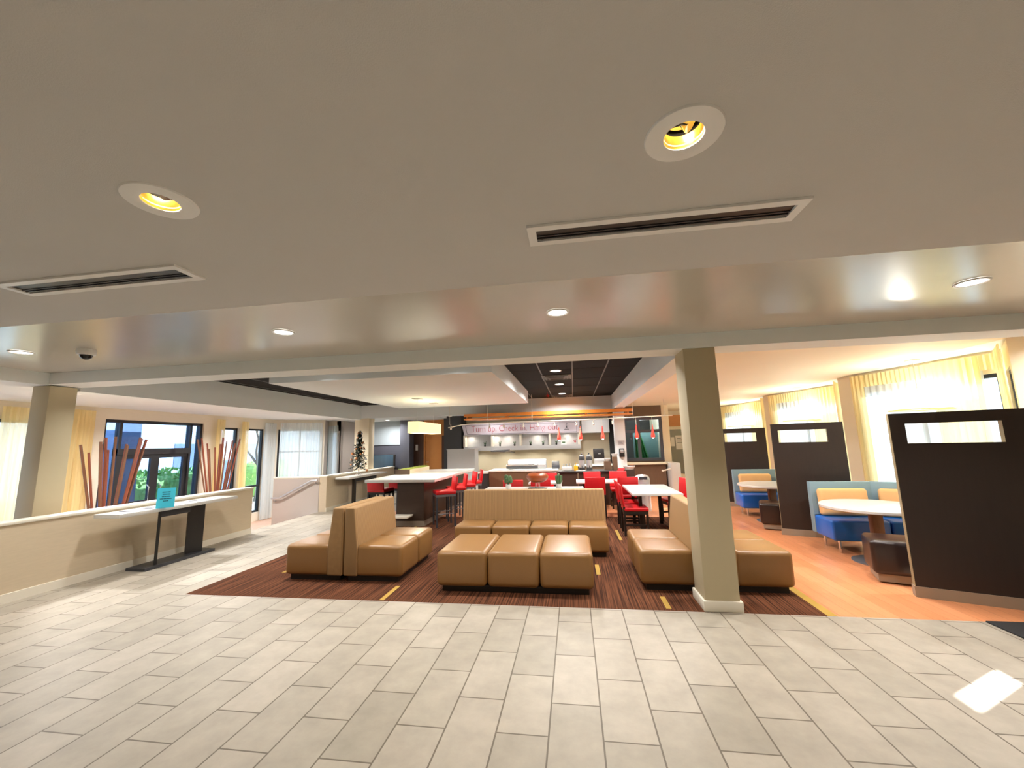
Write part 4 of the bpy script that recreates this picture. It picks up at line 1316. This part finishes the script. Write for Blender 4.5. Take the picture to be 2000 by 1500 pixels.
t = thing('storage_box', 'tall light grey cabinet beside the charcoal wall', 'cabinet', (-3.5, 12.3, 0))
MB().box(-0.44, 0, 0, 0.44, 0.5, 1.43).build('cabinet_body', M['greypanel'], t)
MB().box(-0.46, -0.02, 1.43, 0.46, 0.52, 1.45).build('cabinet_top', M['greypanel'], t)

# hutch with cubbies, banner
HY = 13.35
t = thing('wall_hutch', 'pale grey wall hutch with four lit cubbies', 'shelf', (0, HY, 0))
x0, x1 = -3.70, 0.24
MB().box(x0, 0.0, 1.36, x1, 0.4, 1.50).build('hutch_board', M['greypanel'], t)
MB().box(x0, 0.30, 1.50, x1, 0.64, 2.3).build('hutch_back', M['greypanel'], t)
MB().box(x0, 0, 1.885, x1, 0.4, 1.92).build('hutch_shelf', M['greypanel'], t)
for i, xx in enumerate((-3.68, -2.72, -1.75, -0.77, 0.18)):
    MB().box(xx - 0.03, 0.0, 1.50, xx + 0.03, 0.30, 1.885).build('divider', M['trim'], t)
for xx in (-3.2, -2.3, -1.4, -0.5):
    lamp('shelf_light', (xx, HY + 0.2, 1.35), 2.2, 0.06, (1, 0.95, 0.85))  # added under-shelf lamp that brightens the backsplash
for xx in (-3.5, -2.6, -2.2, -1.2, -0.2):
    lamp('shelf_light', (xx, HY + 0.15, 1.875), 0.7, 0.05, (1, 0.9, 0.75))
t = thing('banner', 'lilac banner with red slogan over the cubbies', 'banner', (0, HY - 0.04, 0))
b = MB()
b.add([(-3.76, 0, 2.27), (0.215, 0, 2.26), (0.20, 0, 1.88), (-3.66, 0, 1.90), (-3.76, 0.02, 2.27), (0.215, 0.02, 2.26), (0.20, 0.02, 1.88), (-3.66, 0.02, 1.90)],
      [(0, 1, 2, 3), (7, 6, 5, 4), (0, 4, 5, 1), (3, 2, 6, 7), (0, 3, 7, 4), (1, 5, 6, 2)])
bn = b.build('banner_cloth', M['banner'], t)
b = MB()
for (p0, p1) in (((-3.62, 2.22), (0.13, 2.215)), ((-3.56, 1.925), (0.12, 1.91))):
    b.tube([(p0[0], -0.001, p0[1]), (p1[0], -0.001, p1[1])], 0.006, 4)
b.tube([(-3.62, -0.001, 2.22), (-3.56, -0.001, 1.925)], 0.006, 4)
b.tube([(0.13, -0.001, 2.215), (0.12, -0.001, 1.91)], 0.006, 4)
b.build('banner_border', M['charcoal'], bn)
def text_mesh(name, s, size, m, loc, parent, rot=(PI / 2, 0, 0), extrude=0.002, sx=1.0, offset=0.0, align='LEFT'):
    cu = bpy.data.curves.new(name, 'FONT')
    cu.body = s
    cu.size = size
    cu.extrude = extrude
    cu.offset = offset
    cu.align_x = align
    tmp = bpy.data.objects.new(name + '_tmp', cu)
    C.objects.link(tmp)
    bpy.context.view_layer.update()
    dg = bpy.context.evaluated_depsgraph_get()
    me = bpy.data.meshes.new_from_object(tmp.evaluated_get(dg))
    bpy.data.objects.remove(tmp)
    me.materials.clear()
    me.materials.append(m)
    o = bpy.data.objects.new(name, me)
    C.objects.link(o)
    o.parent = parent
    o.location = loc
    o.rotation_euler = rot
    o.scale = (sx, 1, 1)
    return o
bl = text_mesh('banner_lettering', 'Turn up. Check in. Hang out.', 0.30, M['bannerred'], (-3.42, -0.004, 1.995), bn, offset=-0.006)
bl.scale[0] = 2.98 / max(v.co.x for v in bl.data.vertices)
b = MB()
b.tube([(-0.22, -0.004, 2.15), (-0.20, -0.004, 2.08), (-0.24, -0.004, 2.02)], 0.008, 5)
b.tube([(-0.16, -0.004, 2.12), (-0.20, -0.004, 2.06), (-0.15, -0.004, 2.01)], 0.008, 5)
b.sphere((-0.19, -0.004, 2.17), 0.016, 8)
b.tube([(-0.28, -0.004, 2.0), (-0.12, -0.004, 1.995)], 0.005, 4)
b.build('banner_emblem', M['ink'], bn)
# upper cabinet right of the banner
t = thing('upper_cabinet', 'grey overhead cabinet between the banner and the column', 'cabinet', (0.74, 13.45, 1.86))
MB().box(-0.46, 0, 0, 0.44, 0.5, 0.44).build('cabinet_body', M['greypanel'], t)
for i in range(2):
    MB().box(-0.45 + i * 0.445, -0.015, 0.01, -0.01 + i * 0.445, 0.0, 0.43).build('door', M['greypanel'], t)
# little plants and a card in the cubbies
G = 'small potted plants in the cubbies'
cl = ['small dark potted plant in the cubby nearest the charcoal wall', 'small round potted plant beside the second divider', 'small potted plant in the middle of the second cubby',
      'small potted plant in the third cubby, spiky', 'small potted plant in the third cubby near the divider', 'small potted plant with white flower in the last cubby', 'small pink flower pot in the last cubby']
for i, xx in enumerate((-2.98, -2.46, -1.96, -1.42, -1.0, -0.56, 0.05)):
    t = thing('shelf_plant', cl[i], 'plant', (xx, HY + 0.1, 1.50), 0, G)
    pot = M['black'] if i < 6 else M['whitetop']
    MB().lathe([(0.025, 0), (0.035, 0.06), (0.03, 0.06), (1e-5, 0.05)], n=12).build('pot', pot, t)
    b = MB()
    for k in range(9):
        a = k * 2.4
        b.tube([(0, 0, 0.05), (0.05 * math.cos(a), 0.03 * math.sin(a), 0.11 + 0.03 * (k % 3))], 0.008, 5, 0.003)
    b.build('leaves', M['green'] if i < 6 else M['pink'], t)
t = thing('menu_card', 'white card leaning in the last cubby', 'card', (-0.32, HY + 0.12, 1.50))
MB().box(-0.09, 0, 0, 0.09, 0.01, 0.24).build('card', M['paper'], t)
MB().box(-0.05, -0.002, 0.05, 0.05, 0.0, 0.1).build('printed_block', M['green'], t)

# food case, small machines on the counters
t = thing('display_case', 'long curved stainless food display case on the oak counter', 'display case', (-1.38, KY + 0.35, 0.89))
MB().rprism([(0.0, 0.0), (0.35, 0.0), (0.35, 0.24), (0.2, 0.26), (0.05, 0.22), (0.0, 0.12)], -0.42, 0.62, 'x', 0.02, 3).build('case_body', M['steel'], t)
MB().rprism([(-0.03, 0.125), (0.12, 0.13), (0.12, 0.10), (-0.03, 0.095)], -0.47, 0.42, 'x', 0.01, 2).build('case_lip', M['chrome'], t)
MB().box(-0.46, -0.012, 0.02, 0.40, 0.005, 0.085).build('case_opening', M['charwall'], t)
t = thing('register', 'dark bronze cash register turned aside on the oak counter end', 'cash register', (-0.50, KY + 0.25, 0.89))
MB().rbox(-0.10, 0, 0, 0.10, 0.2, 0.1, 0.01, 2).build('register_body', M['charcoal'], t)
MB().rprism([(0.02, 0.1), (0.06, 0.1), (0.13, 0.2), (0.09, 0.2)], -0.1, 0.1, 'x', 0.006, 2).build('register_screen', M['black'], t)
t = thing('wall_monitor', 'grey monitor seen nearly edge on, mounted left of the case', 'monitor', (-2.55, 12.3, 1.28))
t['label'] = 'thin grey tilted monitor on a wall arm above the shelf'
MB().rprism([(0.0, 0.10), (0.55, 0.12), (0.55, 0.09), (0.42, 0.04), (0.0, 0.06)], 0.0, 0.4, 'y', 0.006, 2).build('monitor_body', M['dullsteel'], t)
MB().tube([(0.46, 0.3, 0.06), (0.50, 1.6, 0.0)], 0.02, 8).build('wall_arm', M['dullsteel'], t)
def urn(label, loc):
    t = thing('coffee_urn', label, 'coffee urn', loc, 0, 'black coffee urns on the service counter')
    MB().lathe([(0.075, 0), (0.075, 0.32), (0.07, 0.36), (0.045, 0.39), (0.02, 0.40), (0.015, 0.44), (1e-5, 0.445)], n=22).build('urn_body', M['charwall'], t)
    MB().lathe([(0.077, 0.08), (0.077, 0.26)], n=22, cap=False).build('steel_band', M['steel'], t)
    MB().tube([(0, -0.075, 0.12), (0, -0.12, 0.12), (0, -0.12, 0.08)], 0.012, 6).build('tap', M['black'], t)
urn('black coffee urn beside the yellow caddy', (0.19, KY + 0.18, 0.845))
urn('black coffee urn beside the espresso machine', (0.38, KY + 0.18, 0.845))
t = thing('espresso_machine', 'black and silver espresso machine behind the urns', 'espresso machine', (0.72, 11.9, 0))
MB().rbox(-0.16, 0, 1.10, 0.14, 0.35, 1.37, 0.02, 2).build('machine_head', M['black'], t)
MB().rbox(-0.15, 0.02, 0.93, 0.14, 0.35, 1.10, 0.01, 2).build('machine_body', M['steel'], t)
MB().lathe([(0.04, 0), (0.04, 0.02)], 0, 0, 14).build('grinder_knob', M['steel'], t, loc=(0.0, -0.01, 1.22))
t = thing('rear_counter', 'white edged rear counter behind the urns', 'counter', (0.75, 11.75, 0))
MB().rbox(-0.75, 0, 0.89, 0.40, 0.6, 0.925, 0.005, 2).build('worktop', M['trim'], t)
MB().box(-0.73, 0.03, 0, 0.38, 0.58, 0.89).build('counter_front', M['bar2'], t)
t = thing('drink_caddy', 'small yellow caddy on the service counter', 'caddy', (0.03, KY + 0.12, 0.845))
MB().rbox(-0.05, -0.04, 0, 0.05, 0.04, 0.13, 0.008, 2).build('caddy_box', M['yellow'], t)
MB().tube([(0, 0, 0.13), (0.01, 0, 0.2)], 0.01, 6).build('nozzle', M['yellow'], t)
t = thing('napkin_holder', 'white ceramic napkin and cup holder on the service counter', 'holder', (-0.20, KY + 0.12, 0.845))
MB().rbox(-0.13, -0.06, 0, 0.13, 0.08, 0.11, 0.02, 3).build('holder_body', M['whitetop'], t)
for i in range(3):
    MB().cyl(-0.08 + i * 0.08, 0, 0.11, 0.17 + .01 * i, 0.02, 12).build('cup', M['steel'], t)
for i, (xx, lb) in enumerate(((-0.36, 'flat white tray beside the ceramic napkin holder'), (0.10, 'flat white tray under the coffee urns'))):
    t = thing('serving_tray', lb, 'tray', (xx, KY + (0.02 if i else 0.1), 0.845))
    MB().rbox(-0.07, -0.04, 0, 0.07 + .1 * i, 0.04, 0.012, 0.004, 2).build('tray', M['whitetop'], t)
# tiered bowls
def bowl(label, loc, r, h):
    t = thing('serving_bowl', label, 'bowl', loc, 0, 'white angular serving bowls on tiers')
    MB().lathe([(r * .62, 0), (r * .7, 0.005), (r, h), (r * .96, h), (r * .66, 0.015), (1e-5, 0.012)], n=24).build('bowl', M['whitetop'], t)
    return t
t = thing('bowl_stand', 'dark tiered stand carrying two white bowls by the column', 'stand', (0.86, KY + 0.25, 0.845))
MB().box(-0.10, -0.10, 0, 0.08, 0.10, 0.22).build('stand_tier', M['bar2'], t)
MB().box(0.12, -0.08, 0, 0.24, 0.10, 0.33).build('stand_tier', M['bar2'], t)
bowl('white serving bowl on the higher tier against the column', (1.04, KY + 0.25, 1.175), 0.085, 0.08)
bowl('white serving bowl on the lower tier beside the espresso machine', (0.85, KY + 0.25, 1.065), 0.085, 0.075)
t = thing('bowl_table', 'slim dark stand in front of the column holding one bowl', 'stand', (1.35, 10.6, 0))
MB().box(-0.12, -0.12, 0, 0.12, 0.12, 0.86).build('stand_body', M['bar'], t)
bowl('wide white serving bowl in front of the column', (1.36, 10.6, 0.86), 0.15, 0.085)

# column notice and dispenser
t = thing('sanitizer_dispenser', 'black hand sanitizer dispenser on the white column', 'dispenser', (1.36, 12.05, 1.12))
MB().rbox(-0.07, -0.09, 0, 0.07, 0, 0.24, 0.015, 3).build('dispenser_body', M['black'], t)
MB().rbox(-0.045, -0.10, 0.12, 0.045, -0.09, 0.21, 0.004, 2).build('dispenser_window', M['steel'], t)
t = thing('column_notice', 'grey paper notice above the black dispenser', 'notice', (1.36, 12.048, 1.46))
MB().box(-0.09, -0.004, 0, 0.09, 0, 0.13).build('notice_sheet', M['greypanel'], t)
b = MB()
for k in range(3):
    b.box(-0.07, -0.006, 0.03 + 0.035 * k, 0.06 - 0.02 * k, -0.004, 0.038 + 0.035 * k)
b.build('notice_text', M['slate'], t)
# waste bin
t = thing('waste_bin', 'round silver waste bin with domed lid behind the table', 'bin', (1.52, 9.75, 0))
MB().cyl(0, 0, 0, 0.66, 0.165, 32).build('bin_body', P('pale brushed metal', (206, 212, 218), 0.3, metal=0.5), t)
MB().lathe([(0.17, 0.66), (0.17, 0.70), (0.15, 0.76), (0.09, 0.80), (1e-5, 0.81)], n=32).build('bin_lid', M['steel'], t)
MB().box(-0.09, -0.168, 0.70, 0.09, -0.10, 0.765).build('bin_opening', M['charcoal'], t)

# green cloth and things inside the shop
t = thing('green_cloth', 'green patterned cloth hanging inside the shop window', 'cloth', (2.16, 13.45, 0))
g = [[(-0.20 + 0.42 * i / 24 * (0.45 + 0.55 * (1 - j / 8)), 0.03 * math.sin(i * 1.1), 0.93 + 0.85 * j / 8) for i in range(25)] for j in range(9)]
MB().sheet(g).build('cloth', P('green patterned cloth', (70, 168, 92), 0.7, var=0.6, scale=14, emit=(70, 168, 92), estr=0.0), t, closed=False)
lamp('shop_fill', (2.2, 13.3, 2.2), 26, 0.1, (1, 1, 0.97), kind='POINT')  # lamp added inside the shop to brighten the cloth
t = thing('teal_screen', 'teal backdrop board inside the shop window', 'board', (2.35, 13.75, 0))
MB().box(-0.4, 0, 0.6, 0.38, 0.03, 1.85).build('board', P('teal board', (120, 158, 158), 0.6, var=0.1), t)
t = thing('teal_screen', 'teal board glimpsed between column and charcoal wall strip', 'board', (1.50, 12.7, 0.0))
MB().box(-0.12, 0, 0.9, 0.05, 0.02, 1.75).build('board', P('teal pane', (120, 168, 172), 0.4, var=0.2), t)

# bracket arm at the buffet end
t = thing('wall_lever', 'white lever arm at the buffet end', 'lever', (2.62, 12.0, 0.72))
MB().tube([(0.1, 0, 0.06), (-0.15, 0, 0.0)], 0.02, 8).sphere((-0.17, 0, -0.005), 0.035, 10).build('lever_arm', M['trim'], t)
# papers on the grey green door
for i, (xx, zz, w_, h_, lb) in enumerate(((3.72, 1.32, 0.13, 0.34, 'pale blue paper taped on the grey green door'), (3.98, 1.2, 0.30, 0.52, 'larger cream notice on the grey green door'))):
    t = thing('door_notice', lb, 'notice', (xx, 16.045, zz))
    MB().box(-w_ / 2, -0.004, 0, w_ / 2, 0, h_).build('notice_sheet', M['paper'], t)
    if i:
        b = MB()
        for k in range(4):
            b.box(-0.1, -0.006, 0.25 + k * 0.05, 0.1 - (k % 2) * .05, -0.004, 0.265 + k * 0.05)
        b.build('notice_text', M['ink'], t)
t = thing('storage_bench', 'cream bench against the far door wall', 'bench', (3.3, 14.9, 0))
MB().rbox(-0.2, 0, 0, 0.5, 0.4, 0.38, 0.02, 2).build('bench_body', M['cream'], t)

# ================================================================== BOOTHS
DA = -math.radians(22)
def divider(label, x, y, L, s0, s1, ha=1.80):
    t = thing('booth_partition', label, 'partition', (x, y, 0), DA, 'dark booth partitions with a long slot')
    T = 0.075
    b = MB()
    b.box(0.004, 0.002, 0.10, s0, T - .002, ha).box(s1, 0.002, 0.10, L, T - .002, ha)
    b.box(s0, 0.002, 0.10, s1, T - .002, 1.49).box(s0, 0.002, 1.695, s1, T - .002, ha)
    b.build('panel_board', M['panel'], t)
    MB().box(0, 0, 0.10, 0.004, T, ha).build('edge_band', M['paneledge'], t)
    e = 0.002
    MB().box(s0, 0, 1.49, s0 + e, T, 1.695).box(s1 - e, 0, 1.49, s1, T, 1.695).box(s0, 0, 1.49, s1, T, 1.49 + e).box(s0, 0, 1.695 - e, s1, T, 1.695).build('slot_lining', M['paneledge'], t)
    MB().box(-0.008, -0.008, 0, L + 0.005, T + 0.008, 0.10).build('baseboard', M['basegrey'], t)
    return t
divider('large near black booth divider close to the foyer', 3.27, 4.74, 1.0, 0.12, 0.80)
divider('dark booth divider with a slot, middle one of three', 3.32, 7.42, 0.97, 0.10, 0.76)
divider('dark booth divider partly hidden by the tan column, farthest', 3.50, 10.40, 0.95, 0.10, 0.76)

def booth_bench(label, loc, rot, W, D=0.62, cut0=0.0, cut1=0.0):
    """local x along the bench, y from front edge (0) to the rear; cut0/cut1 mitre the front corners"""
    t = thing('booth_bench', label, 'bench', loc, rot)
    k = (D - 0.12) / D
    MB().rprism([(cut0, 0), (W - cut1, 0), (W - cut1 * (1 - k), D - 0.12), (cut0 * (1 - k), D - 0.12)], 0.16, 0.43, 'z', 0.03, 3).build('seat', M['blueseat'], t)
    MB().rprism([(D - 0.13, 0.43), (D - 0.09, 0.90), (D - 0.0, 0.90), (D, 0.17), (D - 0.119, 0.17), (D - 0.119, 0.43)], 0.002, W - .002, 'x', 0.008, 2).build('backrest', M['bluegrey'], t)
    for x in (cut0 + 0.09, W - 0.09 - cut1):
        for y in (0.07, D - 0.16):
            MB().cyl(x, y, 0, 0.17, 0.014, 12, 0.02).build('leg', M['chrome'], t)
    return t
def cushion(label, loc, rot, w, h, d=0.11):
    t = tag(MB().rbox(-w / 2, -d / 2, 0, w / 2, d / 2, h, 0.045, 5).build('cushion', M['peach'], loc=loc), label, 'cushion', 'peach back cushions in the booths')
    t.rotation_euler = (-0.08, 0, rot)
    return t
def booth(x, y, W1, W2, names):
    a1, a2 = -math.radians(5), -math.radians(27)
    D = 0.62
    booth_bench(names[0], (x, y, 0), a1, W1, cut1=0.12)
    cx_, cy_ = x + W1 * math.cos(a1) - D * math.sin(a1), y + W1 * math.sin(a1) + D * math.cos(a1)
    bx, by = cx_ + D * math.sin(a2) + .012, cy_ - D * math.cos(a2) - .006
    booth_bench(names[1], (bx, by, 0), a2, W2, cut0=0.12)
    for (ox_, oy_, aa, WW, nmx, s_) in ((x, y, a1, W1, names[2], -0.035), (bx, by, a2, W2, names[3], 0.0)):
        lx, ly = WW / 2 + s_, D - 0.205
        cushion(nmx, (ox_ + lx * math.cos(aa) - ly * math.sin(aa), oy_ + lx * math.sin(aa) + ly * math.cos(aa), 0.432), aa, 0.62, 0.385)
booth(3.46, 6.30, 0.80, 0.76, ('blue leather bench with slate back, in the nearer booth', 'blue leather bench bending round the table in the nearer booth',
      'peach cushion behind the nearer round table, widest in view', 'peach cushion partly behind the large dark divider'))
booth(3.36, 9.02, 0.86, 0.70, ('blue leather bench with slate back, in the farther booth', 'blue leather bench bending away in the farther booth',
      'peach cushion behind the farther round table', 'peach cushion hidden mostly by the middle divider'))

def booth_table(label, x, y, group, r=0.57):
    t = thing('round_table', label, 'table', (x, y, 0), 0, group)
    MB().lathe([(1e-5, 0.655), (r - .01, 0.655), (r, 0.662), (r, 0.688), (r - .008, 0.695), (1e-5, 0.695)], n=64).build('table_top', M['whitetop'], t)
    MB().rbox(-0.065, -0.04, 0.02, 0.065, 0.04, 0.655, 0.01, 2).build('pedestal', M['bar2'], t)
    MB().lathe([(1e-5, 0.0), (0.30, 0.0), (0.30, 0.008), (0.28, 0.016), (1e-5, 0.02)], n=48).build('base_plate', M['dullsteel'], t)
booth_table('round white table in the nearer booth', 3.76, 5.92, None)
booth_table('round white table in the farther booth', 3.72, 8.55, None)
def pouf(label, x, y, rot):
    t = thing('cube_ottoman', label, 'ottoman', (x, y, 0), rot, 'dark brown cube ottomans')
    MB().rbox(-0.23, -0.23, 0.09, 0.23, 0.23, 0.45, 0.05, 5).build('seat', M['brownleather'], t)
    MB().box(-0.19, -0.19, 0.015, 0.19, 0.19, 0.10).build('plinth', M['basegrey'], t)
pouf('dark brown cube ottoman tucked behind the large divider', 3.46, 5.25, DA)
pouf('dark brown cube ottoman behind the middle divider', 3.46, 7.93, DA)

# entrance mat at the side entrance
tag(MB().rbox(3.37, 2.2, 0.001, 4.95, 4.19, 0.012, 0.004, 1).build('entrance_mat', M['mat']), 'black ribbed entrance mat at the edge of the tiles', 'mat')
